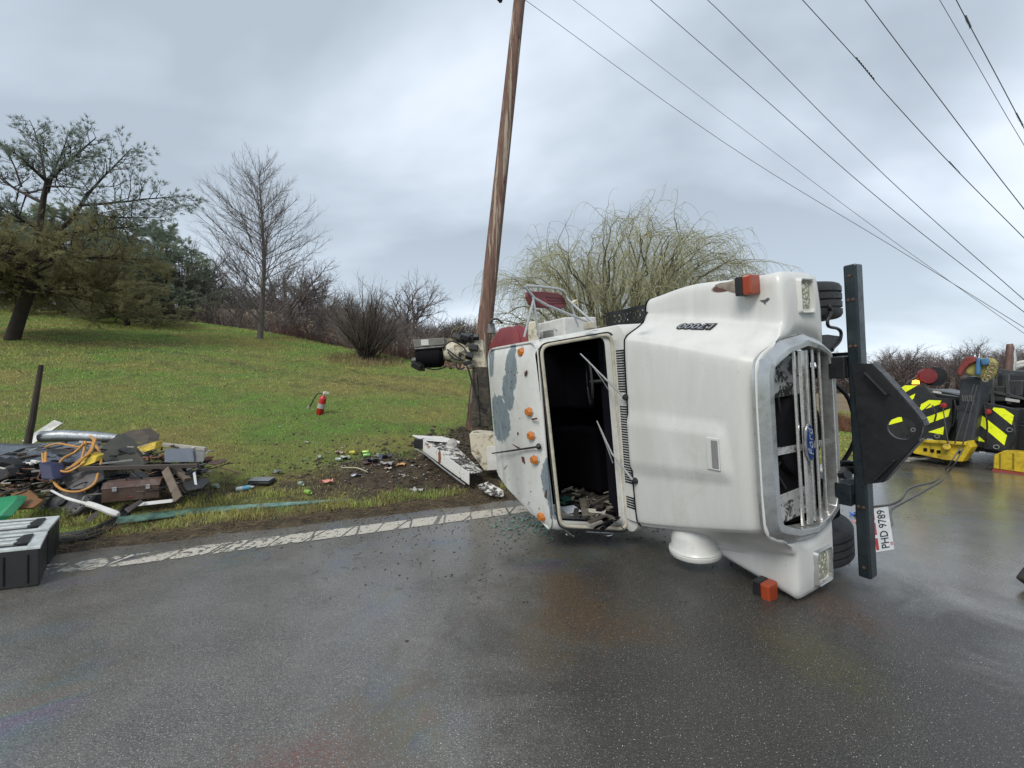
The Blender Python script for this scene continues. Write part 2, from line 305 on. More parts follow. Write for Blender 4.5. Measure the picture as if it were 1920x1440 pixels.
# ---------------------------------------------------------------- mesh collecting
class MB:
    def __init__(s): s.v = []; s.f = []; s.mi = []; s.cur = 0
    def add(s, vs, fs):
        o = len(s.v); s.v += [tuple(v) for v in vs]; s.f += [tuple(i+o for i in f) for f in fs]; s.mi += [s.cur]*len(fs); return s
    def mat(s, i): s.cur = i; return s
    def box(s, c, d, rot=None):
        h = Vector(d)*.5; r = rot if rot is not None else Matrix.Identity(3); c = Vector(c)
        vs = [c + r @ Vector((x*h.x, y*h.y, z*h.z)) for x in (-1, 1) for y in (-1, 1) for z in (-1, 1)]
        return s.add(vs, [(0, 1, 3, 2), (4, 6, 7, 5), (0, 4, 5, 1), (2, 3, 7, 6), (0, 2, 6, 4), (1, 5, 7, 3)])
    def bb(s, a, b): return s.box([(a[i]+b[i])/2 for i in range(3)], [abs(b[i]-a[i]) for i in range(3)])
    def bar(s, p, q, w, h, up=(0, 0, 1)):
        p, q = Vector(p), Vector(q); x = (q-p); L = x.length; x.normalize(); up = Vector(up); y = up.cross(x)
        if y.length < 1e-4: y = Vector((1, 0, 0)).cross(x)
        y.normalize(); z = x.cross(y)
        return s.box((p+q)/2, (L, w, h), Matrix((x, y, z)).transposed())
    def tube(s, pts, r, n=10, cap=True, ry=None):
        pts = [Vector(p) for p in pts]; R0 = r if isinstance(r, (list, tuple)) else [r]*len(pts); vs = []; fs = []; K = len(pts)
        t0 = (pts[1]-pts[0]).normalized(); u = t0.orthogonal().normalized()
        for i, p in enumerate(pts):
            t = (pts[min(i+1, K-1)]-pts[max(i-1, 0)]).normalized(); u = (u - t*u.dot(t)).normalized(); w = t.cross(u)
            for k in range(n):
                a = 2*PI*k/n; vs.append(p + (u*math.cos(a)+w*math.sin(a))*R0[i])
        for i in range(K-1):
            for k in range(n): fs.append((i*n+k, i*n+(k+1) % n, (i+1)*n+(k+1) % n, (i+1)*n+k))
        if cap: fs.append(tuple(range(n))[::-1]); fs.append(tuple(range((K-1)*n, K*n)))
        return s.add(vs, fs)
    def cyl(s, p, q, r, r2=None, n=20): return s.tube([p, q], [r, r if r2 is None else r2], n)
    def lathe(s, o, ax, prof, n=32, ref=None):
        o = Vector(o); ax = Vector(ax).normalized(); u = ax.orthogonal().normalized(); w = ax.cross(u); vs = []; fs = []; K = len(prof)
        for (h, r) in prof:
            for k in range(n):
                a = 2*PI*k/n; vs.append(o + ax*h + (u*math.cos(a)+w*math.sin(a))*r)
        for i in range(K-1):
            for k in range(n): fs.append((i*n+k, i*n+(k+1) % n, (i+1)*n+(k+1) % n, (i+1)*n+k))
        return s.add(vs, fs)
    def prism(s, pts, ext):                # planar outline, extruded by a vector
        pts = [Vector(p) for p in pts]; e = Vector(ext); n = len(pts)
        return s.add(pts + [p+e for p in pts], [tuple(range(n)), tuple(range(2*n-1, n-1, -1))] + [(i, (i+1) % n, n+(i+1) % n, n+i) for i in range(n)])
    def grid(s, P, nu, nv, closed=False):
        fs = []
        for i in range(nu-1):
            for j in range(nv if closed else nv-1):
                j2 = (j+1) % nv; fs.append((i*nv+j, (i+1)*nv+j, (i+1)*nv+j2, i*nv+j2))
        return s.add(P, fs)
    def build(s, name, m, parent=None, smooth=False, bevel=0, world=False, solid=0, subd=0, fixn=True, ang=35):
        me = bpy.data.meshes.new(name); me.from_pydata(s.v, [], s.f)
        for k in (m if isinstance(m, (list, tuple)) else [m]): me.materials.append(k)
        if len(me.materials) > 1: me.polygons.foreach_set('material_index', s.mi)
        if fixn and len(s.f) < 60000:
            bm = bmesh.new(); bm.from_mesh(me); bmesh.ops.recalc_face_normals(bm, faces=bm.faces[:]); bm.to_mesh(me); bm.free()
        o = bpy.data.objects.new(name, me); S.collection.objects.link(o)
        if smooth:
            me.polygons.foreach_set('use_smooth', [True]*len(me.polygons)); me.set_sharp_from_angle(angle=R_(ang))
        if solid: q = o.modifiers.new('s', 'SOLIDIFY'); q.thickness = solid; q.offset = -1
        if bevel: q = o.modifiers.new('b', 'BEVEL'); q.width = bevel; q.segments = 2; q.limit_method = 'ANGLE'; q.angle_limit = R_(40)
        if subd: q = o.modifiers.new('u', 'SUBSURF'); q.levels = q.render_levels = subd
        if parent is not None:
            o.parent = parent
            if world: o.matrix_parent_inverse = parent.matrix_world.inverted()
        return o
def tag(o, label=None, cat=None, group=None, kind=None):
    if label: o['label'] = label
    if cat: o['category'] = cat
    if group: o['group'] = group
    if kind: o['kind'] = kind
    return o
def empty(name, loc=(0, 0, 0), label=None, cat=None, group=None, mtx=None, rz=0):
    o = bpy.data.objects.new(name, None); S.collection.objects.link(o); o.empty_display_size = .1
    if mtx is not None: o.matrix_world = mtx
    else: o.matrix_world = Matrix.Translation(loc) @ Matrix.Rotation(rz, 4, 'Z')
    return tag(o, label, cat, group)
def catmull(P, k=6):
    P = [Vector(p) for p in P]; out = []
    for i in range(len(P)-1):
        a, b, c, d = P[max(i-1, 0)], P[i], P[i+1], P[min(i+2, len(P)-1)]
        for j in range(k):
            t = j/k; out.append(.5*((2*b)+(c-a)*t+(2*a-5*b+4*c-d)*t*t+(3*b-a-3*c+d)*t**3))
    out.append(P[-1]); return out
def applied(o):                        # bake modifiers into a fresh mesh
    dg = bpy.context.evaluated_depsgraph_get(); dg.update()
    me = bpy.data.meshes.new_from_object(o.evaluated_get(dg)); o.modifiers.clear(); o.data = me; return o
def boolean(o, cutters):
    for c in cutters:
        q = o.modifiers.new('c', 'BOOLEAN'); q.operation = 'DIFFERENCE'; q.solver = 'EXACT'; q.object = c
    applied(o)
    for c in cutters: bpy.data.objects.remove(c)
    return o
def text(name, body, size, ext, m, parent, mtx, shear=0, sx=1, world=False, bold=0):
    cu = bpy.data.curves.new(name, 'FONT'); cu.body = body; cu.size = size; cu.extrude = ext; cu.align_x = 'CENTER'; cu.align_y = 'CENTER'; cu.shear = shear; cu.offset = bold
    cu.resolution_u = 3
    o = bpy.data.objects.new(name, cu); S.collection.objects.link(o)
    dg = bpy.context.evaluated_depsgraph_get(); dg.update(); me = bpy.data.meshes.new_from_object(o.evaluated_get(dg))
    bpy.data.objects.remove(o); me.materials.clear(); me.materials.append(m)
    me.transform(mtx @ Matrix.Diagonal((sx, 1, 1, 1)))
    o = bpy.data.objects.new(name, me); S.collection.objects.link(o); o.parent = parent
    if world and parent: o.matrix_parent_inverse = parent.matrix_world.inverted()
    return o
def frame(o, x, y, z): return Matrix.Translation(o) @ Matrix((Vector(x), Vector(y), Vector(z))).transposed().to_4x4()
# ================================================================ GROUND, ROAD
RX, RY = (.917, .399), (-.399, .917)
def st(s, t): return (RX[0]*t+RY[0]*s, RX[1]*t+RY[1]*s)
def ground():
    sa = np.concatenate([np.linspace(-600, -20, 12), np.linspace(-16, 4.4, 16), np.arange(4.7, 12, .1), np.arange(12, 32, .4), np.arange(32, 60, 1.6), np.geomspace(60, 900, 36)])
    ta = np.concatenate([-np.geomspace(900, 40, 30), np.arange(-39, -12, .8), np.arange(-12, 12, .14), np.arange(12, 45, .7), np.geomspace(45, 900, 34)])
    Sg, Tg = np.meshgrid(sa, ta, indexing='ij'); X = RX[0]*Tg+RY[0]*Sg; Y = RX[1]*Tg+RY[1]*Sg; Z = terr(X, Y)
    ns, ntt = Sg.shape
    V = np.stack([X, Y, Z], -1).reshape(-1, 3)
    i, j = np.meshgrid(np.arange(ns-1), np.arange(ntt-1), indexing='ij'); a = (i*ntt+j).ravel()
    F = np.stack([a, a+1, a+ntt+1, a+ntt], 1)[:, ::-1]
    me = bpy.data.meshes.new('ground'); me.vertices.add(len(V)); me.vertices.foreach_set('co', V.ravel()); me.loops.add(F.size); me.loops.foreach_set('vertex_index', F.ravel().astype(np.int32))
    me.polygons.add(len(F)); me.polygons.foreach_set('loop_start', np.arange(0, F.size, 4, dtype=np.int32)); me.update(calc_edges=True)
    me.polygons.foreach_set('use_smooth', [True]*len(F))
    x, y = V[:, 0], V[:, 1]
    for nm, fn in (('mud', mudmask), ('field', fieldmask), ('brush', brushmask), ('track', trackmask)):
        me.attributes.new(nm, 'FLOAT', 'POINT').data.foreach_set('value', fn(x, y).astype(np.float32))
    me.materials.append(MATS['ground']); o = bpy.data.objects.new('ground', me); S.collection.objects.link(o); tag(o, kind='structure')
def mudmask(x, y):
    s = -.399*x+.917*y; t = .917*x+.399*y
    m = .78*np.exp(-(((x+1.9)/1.4)**2+((y-6.8)/1.0)**2)) + .85*np.exp(-(((x+.3)/1.1)**2+((y-7.6)/1.4)**2)) + .75*np.exp(-(((x+6.0)/2.0)**2+((y-5.8)/1.)**2))
    m = m + .85*np.exp(-((s-5.38)/.25)**2)*(t < 8) + .33*ss(-3.5, -1.5, t)*(1-ss(2, 3, t))*(1-ss(6.6, 7.6, s)) + .5*np.exp(-(((x+.8)/.9)**2+((y-9)/.8)**2))
    return np.clip(m, 0, 1)
def fieldmask(x, y):
    az = x/np.maximum(y, 1)
    a = ss(60, 75, y)*(1-ss(150, 165, y)); b = ss(17, 19, y)*ss(.5, .56, az)*(y > 0)
    return np.clip(a+b*(y < 150), 0, 1)
def brushmask(x, y):
    s = -.399*x+.917*y; t = .917*x+.399*y
    return np.clip(ss(-1.0, .6, s-np.interp(t, *TC))*(1-ss(50, 60, y))+ss(150, 160, y), 0, 1)*(1-fieldmask(x, y))
def trackmask(x, y):
    s = -.399*x+.917*y
    c = 12.6+.5*np.sin(x*.35)-.16*x
    v = (np.exp(-((y-c)/.40)**2)+.8*np.exp(-((y-c-1.6)/.35)**2))*(x < -1.5)*ss(0, 1, s-7)*(.75+.25*np.sin(x*2.1)*np.sin(x*.77))
    for u_, v_, r_ in ((190, 677, .35), (272, 684, .3), (186, 700, .35), (590, 716, .25), (45, 690, .4), (80, 672, .3)):
        d_ = ray(u_, v_); yy = 12.5; xx = d_.x/d_.y*yy; v = v+1.2*np.exp(-(((x-xx)/r_)**2+((y-yy-(700-v_)*.05)/(r_*.8))**2))
    return np.clip(v, 0, 1)
ground()
def strip(name, s0, s1, t0, t1, dt, z, m, wav=0., attr=None, ns=2, kind=None):
    b = MB(); T_ = np.arange(t0, t1+dt, dt); sv = np.linspace(0, 1, ns); P = []; A = []
    for t in T_:
        for q in sv:
            s = s0+(s1-s0)*q
            if wav and q == 1: s += wav*(math.sin(t*5.1)+.7*math.sin(t*13.7+1)+.5*math.sin(t*31))
            x, y = st(s, t); P.append((x, y, z)); A.append(attr(s, t) if attr else 0)
    b.grid(P, len(T_), ns); o = b.build(name, m, fixn=False)
    if attr: o.data.attributes.new('wear', 'FLOAT', 'POINT').data.foreach_set('value', A)
    if o.data.polygons[0].normal.z < 0: o.data.flip_normals()
    return o
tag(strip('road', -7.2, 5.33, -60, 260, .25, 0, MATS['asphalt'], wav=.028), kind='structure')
def wear(s, t):
    w = .06+.05*math.sin(t*1.7)
    w -= .22*max(0, min(1, (-1.6-t)/1.0))            # worn away at the near left end
    if abs(s-4.81) > .10: w -= .05
    return w
tag(strip('edge_line', 4.67, 4.95, -4.2, 60, .1, .004, MATS['line'], attr=wear, ns=7), kind='structure')
# ---------------------------------------------------------------- grass
def blades(name, n, s0, s1, t0, t1, h0, h1, w0, w1, label, fn=None, seed=1, dens=None, mud_keep=.62, matl=None):
    g = np.random.default_rng(seed); n0 = n*3
    s = s0+(s1-s0)*g.random(n0)**(1.3 if dens is None else dens); t = t0+(t1-t0)*g.random(n0)
    x = RX[0]*t+RY[0]*s; y = RX[1]*t+RY[1]*s
    k = (y > 1.5)&(np.abs(x/np.maximum(y, .1)) < 1.32)&(s < np.interp(t, *TC)+.5)
    md = mudmask(x, y); k &= (g.random(n0) > np.clip(md*1.35-.2, 0, 1-mud_keep*(md < .8)))&(g.random(n0) > .8*trackmask(x, y))
    if fn is not None: k &= fn(x, y, s, t, g)
    x, y, s = x[k][:n], y[k][:n], s[k][:n]; n = len(x); z = terr(x, y)-.004
    d = np.sqrt(x*x+y*y); f = np.clip((d-4)/18, 0, 1)
    h = (h0+(h1-h0)*f)*(.5+g.random(n)); w = w0+(w1-w0)*f
    a = g.random(n)*2*PI; lean = (g.random(n)**.7)*1.0; b = g.random(n)*2*PI
    dx, dy = np.cos(a)*w*.5, np.sin(a)*w*.5; lx, ly = np.cos(b)*lean*h, np.sin(b)*lean*h
    P = np.empty((n, 5, 3))
    P[:, 0] = np.stack([x-dx, y-dy, z], 1); P[:, 1] = np.stack([x+dx, y+dy, z], 1)
    mx, my, mz = x+lx*.35, y+ly*.35, z+h*.6
    P[:, 2] = np.stack([mx+dx*.75, my+dy*.75, mz], 1); P[:, 3] = np.stack([mx-dx*.75, my-dy*.75, mz], 1)
    P[:, 4] = np.stack([x+lx, y+ly, z+h*(1-.35*lean)], 1)
    o5 = np.arange(n)*5
    loops = np.stack([o5, o5+1, o5+2, o5+3, o5+3, o5+2, o5+4], 1).ravel().astype(np.int32)
    ls = np.stack([np.arange(n)*7, np.arange(n)*7+4], 1).ravel().astype(np.int32)
    me = bpy.data.meshes.new(name); me.vertices.add(n*5); me.vertices.foreach_set('co', P.ravel()); me.loops.add(len(loops)); me.loops.foreach_set('vertex_index', loops)
    me.polygons.add(2*n); me.polygons.foreach_set('loop_start', ls); me.update(calc_edges=True)
    me.attributes.new('rn', 'FLOAT', 'POINT').data.foreach_set('value', np.repeat(g.random(n), 5).astype(np.float32))
    me.materials.append(matl or MATS['grass']); o = bpy.data.objects.new(name, me); S.collection.objects.link(o)
    return tag(o, label, 'grass', kind='stuff')
blades('lawn_grass', 330000, 5.5, 34, -34, 26, .028, .055, .004, .014, 'short green and straw coloured lawn rising behind the road', dens=2.1)
blades('verge_grass', 26000, 5.36, 6.6, -6.5, 3.2, .07, .09, .0045, .006, 'longer ragged grass along the edge of the asphalt', seed=3, dens=1.2,
       fn=lambda x, y, s, t, g: (np.sin(x*3.1+np.sin(y*5)*1.2)+.6*np.sin(x*8.3+2) > .15), mud_keep=.4)
blades('dead_tufts', 14000, 5.34, 7.0, -6.5, 3.4, .06, .09, .004, .006, 'dead brown grass tufts along the verge', seed=23, dens=1.1,
       fn=lambda x, y, s, t, g: (np.sin(x*2.3+np.sin(y*4)*1.5)+.7*np.sin(x*6.1+y*3) > .35), mud_keep=.75, matl=M('dead_grass', (.26, .19, .10), .8, 0, .55, 9, spec=.2))
blades('shrub_skirt', 1300, 16.2, 19.8, -.2, 3.3, .2, .25, .012, .012, 'tall dry grass round the foot of the bare shrub', seed=29, dens=1., fn=lambda x, y, s, t, g: np.hypot(x+5.97, y-17.1) < 1.5, matl=M('dry_skirt', (.27, .21, .12), .8, 0, .5, 5, spec=.2))
def leaves():
    g = np.random.default_rng(61); b = MB(); n = 0
    while n < 1500:
        s = g.uniform(5.5, 20); t = g.uniform(-16, 6); x, y = st(s, t)
        if y < 3 or abs(x/y) > 1.3: continue
        z = terr(x, y)+.02; k = .015+.02*g.random(); a = g.random()*6.3; c, q = math.cos(a)*k, math.sin(a)*k; dz = g.normal(0, .4)*k
        b.add([(x+c, y+q, z+dz), (x-q*.6, y+c*.6, z), (x-c, y-q, z-dz*.5), (x+q*.6, y-c*.6, z+.004)], [(0, 1, 2, 3)]); n += 1
    tag(b.build('dead_leaves', M('dead_leaf', (.24, .15, .08), .8, 0, .6, 3), fixn=False), 'small dead brown leaves scattered over the lawn', 'leaves', kind='stuff')
leaves()
# ================================================================ OVERTURNED TRUCK
truck = empty('overturned_truck', label='white service truck lying on its side with the windshield missing', cat='truck', mtx=TM)
PAINT = MATS['paint']
def lerp(a, b, t): return a+(b-a)*t
def sect(x, side=1):
    """half outline of bonnet and wing at x: (y, z) from the crown down to the wing's lower edge"""
    f = (x+1.2)/1.14                    # 0 at the cowl, 1 at the nose
    w = lerp(.86, .60, f**1.15); zt = 1.665-.012*f - .05*max(0, (f-.88)/.12)**2
    wo = 1.19+.05*math.exp(-((x+.75)/.35)**2)-.005*f
    jy = lerp(1.0, .80, f**1.3); zf = 1.375-.03*f
    if side < 0:                        # the passenger wing is pushed in behind the intake
        wo = float(np.interp(x, [-1.2, -.92, -.64, -.26, 0], [.93, .95, 1.04, 1.125, 1.18])); jy = min(jy, wo-.10)
    arch = -1.0
    d = abs(x+.55)
    zl = .80 if x > -.1 else lerp(.80, 1.02, min(1, (-.1-x)/.3))
    if d < .62: zl = max(zl, .5+math.sqrt(max(0, .64**2-d*d))*.93)
    rise = 0
    if x < -1.08: rise = 0
    return [(0, zt+.02), (w*.35, zt+.018), (w*.7, zt+.012), (w-.055, zt+.003), (w-.012, zt-.016), (w+.022, zt-.055), (lerp(w, jy, .7), lerp(zt, zf, .72)), (jy+.0, zf+.035), (jy+.05, zf+.006),
            (wo-.14, zf), (wo-.05, zf-.012), (wo-.008, zf-.05), (wo, zf-.12), (wo+.002, lerp(zf-.12, zl, .5)), (wo-.01, zl)]
HI = [(0, 1.725), (.25, 1.725), (.45, 1.722), (.545, 1.71), (.60, 1.67), (.635, 1.61), (.69, 1.46), (.712, 1.36), (.72, 1.30), (.735, 1.20), (.736, 1.13), (.72, 1.02), (.70, .95), (.675, .88), (.64, .84)]
def crow(cp, y_sign):
    pts = catmull([(0, a, b) for a, b in cp], 5); return [(p.y*y_sign, p.z) for p in pts]
def bulge(x, y):
    fy = ss(-.355, -.330, y-.09*ss(-1.1, -.3, x))*(1-ss(.13, .175, y+.05*ss(-1.1, -.3, x)))
    fx = 1-ss(-.31, -.235, x+.12*(y-.0))
    return .026*fy*fx
def hood():
    xs = list(np.linspace(-1.2, -.10, 56))+[-.07, -.05]
    P = []
    def ring(x, inset=0., dx=0.):
        L = crow(sect(x), 1); Rr = crow(sect(x, -1), -1)[1:]; r = Rr[::-1]+L
        out = []
        for (y, z) in r:
            out.append((x+dx, y*(1-inset), z-inset*.6*(z > 1.3)+float(bulge(x, y))*(z > 1.5)))
        return out
    nv = len(ring(-1.))
    rows = [ring(-1.2, .035, .012), ring(-1.2, .012, .0)] + [ring(x) for x in xs[1:]]
    # nose: the outline closes onto the grille surround
    hi = [(p.y, p.z) for p in catmull([(0, a, b) for a, b in HI], 5)]; hi = [(-a, b) for a, b in hi[1:]][::-1]+hi
    last = rows[-1]
    for q, (a, dx) in enumerate(((.05, .028), (.14, .040), (.45, .048), (.75, .045), (1.0, .040))):
        rows.append([(-.05+dx, lerp(l[1], h[0], a), lerp(l[2], h[1], a)) for l, h in zip(last, hi)])
    for r in rows: P += r
    b = MB(); b.grid(P, len(rows), nv)
    o = b.build('hood', PAINT, truck, smooth=True, solid=.012, ang=50)
    me = o.data; rs = []
    for v in me.vertices:
        x, y, z = v.co
        k = 0.
        if y > 1.0 and z > 1.22:                       # brown scraped patch by the turn signal and bare chip below it
            k = max(k, 1.05-math.hypot((x+.42)/.22, (y-1.15)/.075))
        rs.append(k)
    me.attributes.new('rust', 'FLOAT', 'POINT').data.foreach_set('value', rs)
    return o
hood()
# ---- paint with primer patches for the cab (fixed shapes on the roof)
def roof_paint():
    t = NT('cab_paint')
    st = t.noise(3.0, 6, .65, scale3=(1.2, .25, 1.2), dist=.4)
    c = t.mix(t.ramp(st, (.35, 0.), (.75, .9)), (.56, .565, .55), (.43, .44, .42))
    c = t.mix(t.math('MULTIPLY', t.ramp(t.noise(9, 9, .78, dist=.8), (.56, 0.), (.74, 1.)), .65), c, (.25, .22, .165))
    ch = t.math('MULTIPLY', t.ramp(t.math('ADD', t.voro(9), t.math('MULTIPLY', t.noise(30, 4), .16)), (.16, 1.), (.18, 0.)), t.ramp(t.noise(2.9, 3), (.46, 0.), (.52, 1.)))
    c = t.mix(ch, c, (.10, .045, .035))
    tot = None
    E_ = [((960, 690), .12, .23), ((938, 785), .25, .26), ((920, 680), .08, .16), ((1024, 905), .10, .22), ((1032, 950), .09, .17), ((955, 735), .12, .2)]
    for (uv, rx, ry) in E_:
        p = TP(uv[0], uv[1], 2, 2.375)
        mp = t.N.new('ShaderNodeMapping'); mp.vector_type = 'POINT'; t.L.new(t.tc, mp.inputs[0])
        mp.inputs['Location'].default_value = (-p.x/rx, -p.y/ry, 0); mp.inputs['Scale'].default_value = (1/rx, 1/ry, 0)
        vl = t.N.new('ShaderNodeVectorMath'); vl.operation = 'LENGTH'; t.L.new(mp.outputs[0], vl.inputs[0])
        k = t.math('MAXIMUM', t.math('SUBTRACT', 1.35, vl.outputs['Value']), 0.)
        tot = k if tot is None else t.math('MAXIMUM', tot, k)
    up = t.N.new('ShaderNodeSeparateXYZ'); t.L.new(t.tc, up.inputs[0])
    tot = t.math('MULTIPLY', tot, t.ramp(t.math('MULTIPLY', up.outputs[2], .4), (.895, 0.), (.90, 1.)))
    pr = t.math('ADD', tot, t.math('MULTIPLY', t.math('SUBTRACT', t.noise(10, 10, .8, dist=.6), .5), 1.2))
    pm = t.ramp(pr, (.36, 0.), (.385, 1.))
    pc = t.mix(t.ramp(t.noise(18, 5, .7, scale3=(1, .3, 1)), (.35, 0.), (.75, 1.)), (.115, .15, .17), (.20, .24, .26))
    pc = t.mix(t.ramp(t.voro(14), (.10, 1.), (.2, 0.)), pc, (.07, .045, .05))
    c = t.mix(pm, c, pc); t.bump(t.math('ADD', t.noise(5, 2), t.math('MULTIPLY', pm, -.12)), .25, .03)
    t.set(c, t.mix(pm, (.42,)*3, (.8,)*3)); return t.m
CABP = roof_paint()
def rring(z, xf, xr, hw, rad=.13, n=8):
    out = []
    for (cx, cy, a0) in ((xf-rad, hw-rad, 0), (xr+rad, hw-rad, 90), (xr+rad, -hw+rad, 180), (xf-rad, -hw+rad, 270)):
        for k in range(n+1):
            a = R_(a0+90*k/n); out.append([cx+rad*math.cos(a), cy+rad*math.sin(a), z])
    for p in out:                        # roof corner crushed where it hit the road
        lim = -lerp(.90, .50, max(0, min(1, (-1.55-p[0])/1.05)))
        if p[1] < lim: p[1] = lerp(p[1], lim, float(ss(1.8, 2.3, z)))
    return out
CAB = [(.95, -1.25, -2.75, 1.0), (1.58, -1.22, -2.75, .985), (1.625, -1.235, -2.75, .98), (1.645, -1.33, -2.75, .97), (1.665, -1.375, -2.745, .965), (1.9, -1.445, -2.72, .945), (2.27, -1.557, -2.67, .905),
       (2.315, -1.585, -2.65, .885), (2.35, -1.64, -2.61, .85), (2.375, -1.73, -2.54, .78), (2.39, -1.86, -2.42, .66)]
def loft(rows, name, m, ins=0.):
    b = MB(); P = []; nv = 0
    for (z, xf, xr, hw) in rows:
        q = rring(z-(ins if z > 2 else -ins if z < 1 else 0), xf-ins, xr+ins, hw-ins, .13 if z < 2.34 else .2); nv = len(q); P += q
    b.grid(P, len(rows), nv, closed=True); b.f += [tuple(range(nv)), tuple(range(len(P)-nv, len(P)))]; b.mi += [0, 0]
    return b.build(name, m)
def outl(pts): return [Vector(p) for p in pts]
def rrect_w(uvs, off, rad=.09, n=5):     # rounded outline on the windshield plane through traced corners
    c = [TW(u, v, off) for u, v in uvs]; out = []
    for i, p in enumerate(c):
        a = (c[i-1]-p).normalized(); b = (c[(i+1) % len(c)]-p).normalized(); A = p+a*rad; B = p+b*rad
        for k in range(n+1):
            t = k/n; out.append(A*(1-t)**2+p*2*t*(1-t)+B*t*t)
    return out
WIN = [(1014, 649), (1146, 626), (1176, 992), (1051, 986)]
cabo = loft(CAB, 'cab', CABP)
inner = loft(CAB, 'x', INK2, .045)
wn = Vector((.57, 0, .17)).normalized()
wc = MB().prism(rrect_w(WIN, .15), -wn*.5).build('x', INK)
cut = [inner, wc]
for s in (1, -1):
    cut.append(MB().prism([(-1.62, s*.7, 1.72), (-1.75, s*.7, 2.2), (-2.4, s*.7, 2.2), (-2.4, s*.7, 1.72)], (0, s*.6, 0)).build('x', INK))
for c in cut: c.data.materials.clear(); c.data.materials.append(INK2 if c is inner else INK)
def bool_t(o, cs):
    for c in cs:
        q = o.modifiers.new('c', 'BOOLEAN'); q.operation = 'DIFFERENCE'; q.solver = 'EXACT'; q.object = c
        try: q.material_mode = 'TRANSFER'
        except Exception: pass
    applied(o)
    for c in cs: bpy.data.objects.remove(c)
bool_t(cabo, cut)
cabo.parent = truck
me = cabo.data; me.polygons.foreach_set('use_smooth', [True]*len(me.polygons)); me.set_sharp_from_angle(angle=R_(38))
gp = rrect_w(WIN, .012); b = MB(); b.tube(gp+[gp[0]], .016, 8, cap=False)
gk = b.build('windshield_gasket', GASK, truck, smooth=True)
gp2 = rrect_w([(1009, 646), (1150, 621), (1181, 998), (1047, 991)], .006); MB().tube(gp2+[gp2[0]], .008, 6, cap=False).build('rubber_seal', BLACK, gk, smooth=True)
# cowl with its slotted vent
b = MB()
b.mat(0).grid([(x, y, 1.652+.012*math.sin(PI*(x+1.375)/.18)) for x in np.linspace(-1.375, -1.195, 6) for y in np.linspace(-.84, .84, 8)], 6, 8)
b.mat(1)
ys = [y for y in np.arange(.74, -.74, -.0235) if not (.24 < y < .36 or -.60 < y < -.50)]
for y in ys: b.box((-1.268, y, 1.6645), (.095, .011, .006))
b.build('cowl_vent', [CABP, INK], truck)
# marker lamps on the roof
for (u, v) in ((978, 660), (994, 772), (998, 817), (1004, 862), (1015, 969)):
    p = TP(u, v, 2, 2.365 if v in (660, 969) else 2.378)
    z0 = 2.352 if v in (660, 969) else 2.378
    b = MB(); b.add([(p.x+dx*.047-.0, p.y+dy*.043, z0) for dx, dy in ((1, .0), (.7, .9), (-.5, 1), (-1, .55), (-1, -.55), (-.5, -1), (.7, -.9))]+[(p.x+dx*.030-.01, p.y+dy*.030, z0+.038) for dx, dy in ((1, 0), (.7, .9), (-.5, 1), (-1, .55), (-1, -.55), (-.5, -1), (.7, -.9))],
          [tuple(range(7)), tuple(range(13, 6, -1))]+[(i, (i+1) % 7, 7+(i+1) % 7, 7+i) for i in range(7)])
    ml = b.build('marker_lamp', MATS['amber_lens'], truck, bevel=.004)
    MB().lathe((p.x-.004, p.y, z0-.012), (0, 0, 1), [(0, .0), (0, .056), (.010, .054), (.014, .045), (.014, 0)], 7).build('lamp_base', CHROME, ml)
# antenna lying across the roof
pa = TP(1006, 838, 2, 2.40); pb = TP(923, 850, 2, 2.44)
b = MB(); b.tube([pa, pa.lerp(pb, .5)+Vector((0, 0, .015)), pb], [.010, .009, .007], 6); b.lathe(pa-Vector((0, 0, .03)), (0, 0, 1), [(0, .03), (.015, .028), (.03, .014), (.04, .0)], 12)
b.build('antenna', BLACK, truck, smooth=True)
# drip rail
b = MB()
rr = [p for p in rring(2.335, -1.60, -2.63, .885)]; b.tube([(p[0], p[1], p[2]) for p in rr]+[tuple(rr[0])], .011, 6, cap=False); b.build('drip_rail', CABP, truck, smooth=True)
# wipers
for pv, aw, bl in (((1170, 745), (1088, 663), ((1112, 688), (1142, 733))), ((1188, 902), (1147, 850), ((1119, 789), (1149, 868)))):
    P0 = TP(pv[0], pv[1], 2, 1.70); A = TW(aw[0], aw[1], .07); B0 = TW(bl[0][0], bl[0][1], .06); B1 = TW(bl[1][0], bl[1][1], .05)
    b = MB()
    if pv[1] > 800: b.tube([P0, A, B0], [.011, .008, .006], 8)
    else: b.tube([P0, A], [.011, .006], 8)
    w = b.build('wiper_arm', CHROME, truck, smooth=True)
    MB().tube([B0, (B0+B1)/2+wn*.01, B1], .0055, 6).build('wiper_blade', CHROME, w, smooth=True)
    MB().lathe(P0-Vector((0, 0, .05)), (.2, 0, 1), [(0, .032), (.04, .030), (.065, .02), (.07, 0)], 14).build('wiper_pivot', BLACK, w, smooth=True)
# interior seen through the opening
def torus(b, o, ax, R, r, n=40, k=8):
    o = Vector(o); ax = Vector(ax).normalized(); u = ax.orthogonal().normalized(); w = ax.cross(u)
    b.tube([o+(u*math.cos(2*PI*i/n)+w*math.sin(2*PI*i/n))*R for i in range(n+1)], r, k, cap=False)
b = MB(); o = Vector((-1.66, .46, 1.72)); ax = Vector((-.55, 0, .83)).normalized(); torus(b, o, ax, .225, .013)
u = ax.orthogonal().normalized(); w = ax.cross(u)
for a in (30, 150, 270): b.bar(o-ax*.02, o+(u*math.cos(R_(a))+w*math.sin(R_(a)))*.22, .022, .010)
b.cyl(o, o-ax*.4, .022); b.build('steering_wheel', M('wheel_rim_black', (.02, .02, .022), .35), truck, smooth=True)
MB().bb((-1.66, -.9, 1.33), (-1.40, .9, 1.60)).build('dashboard', INK2, truck, bevel=.04)
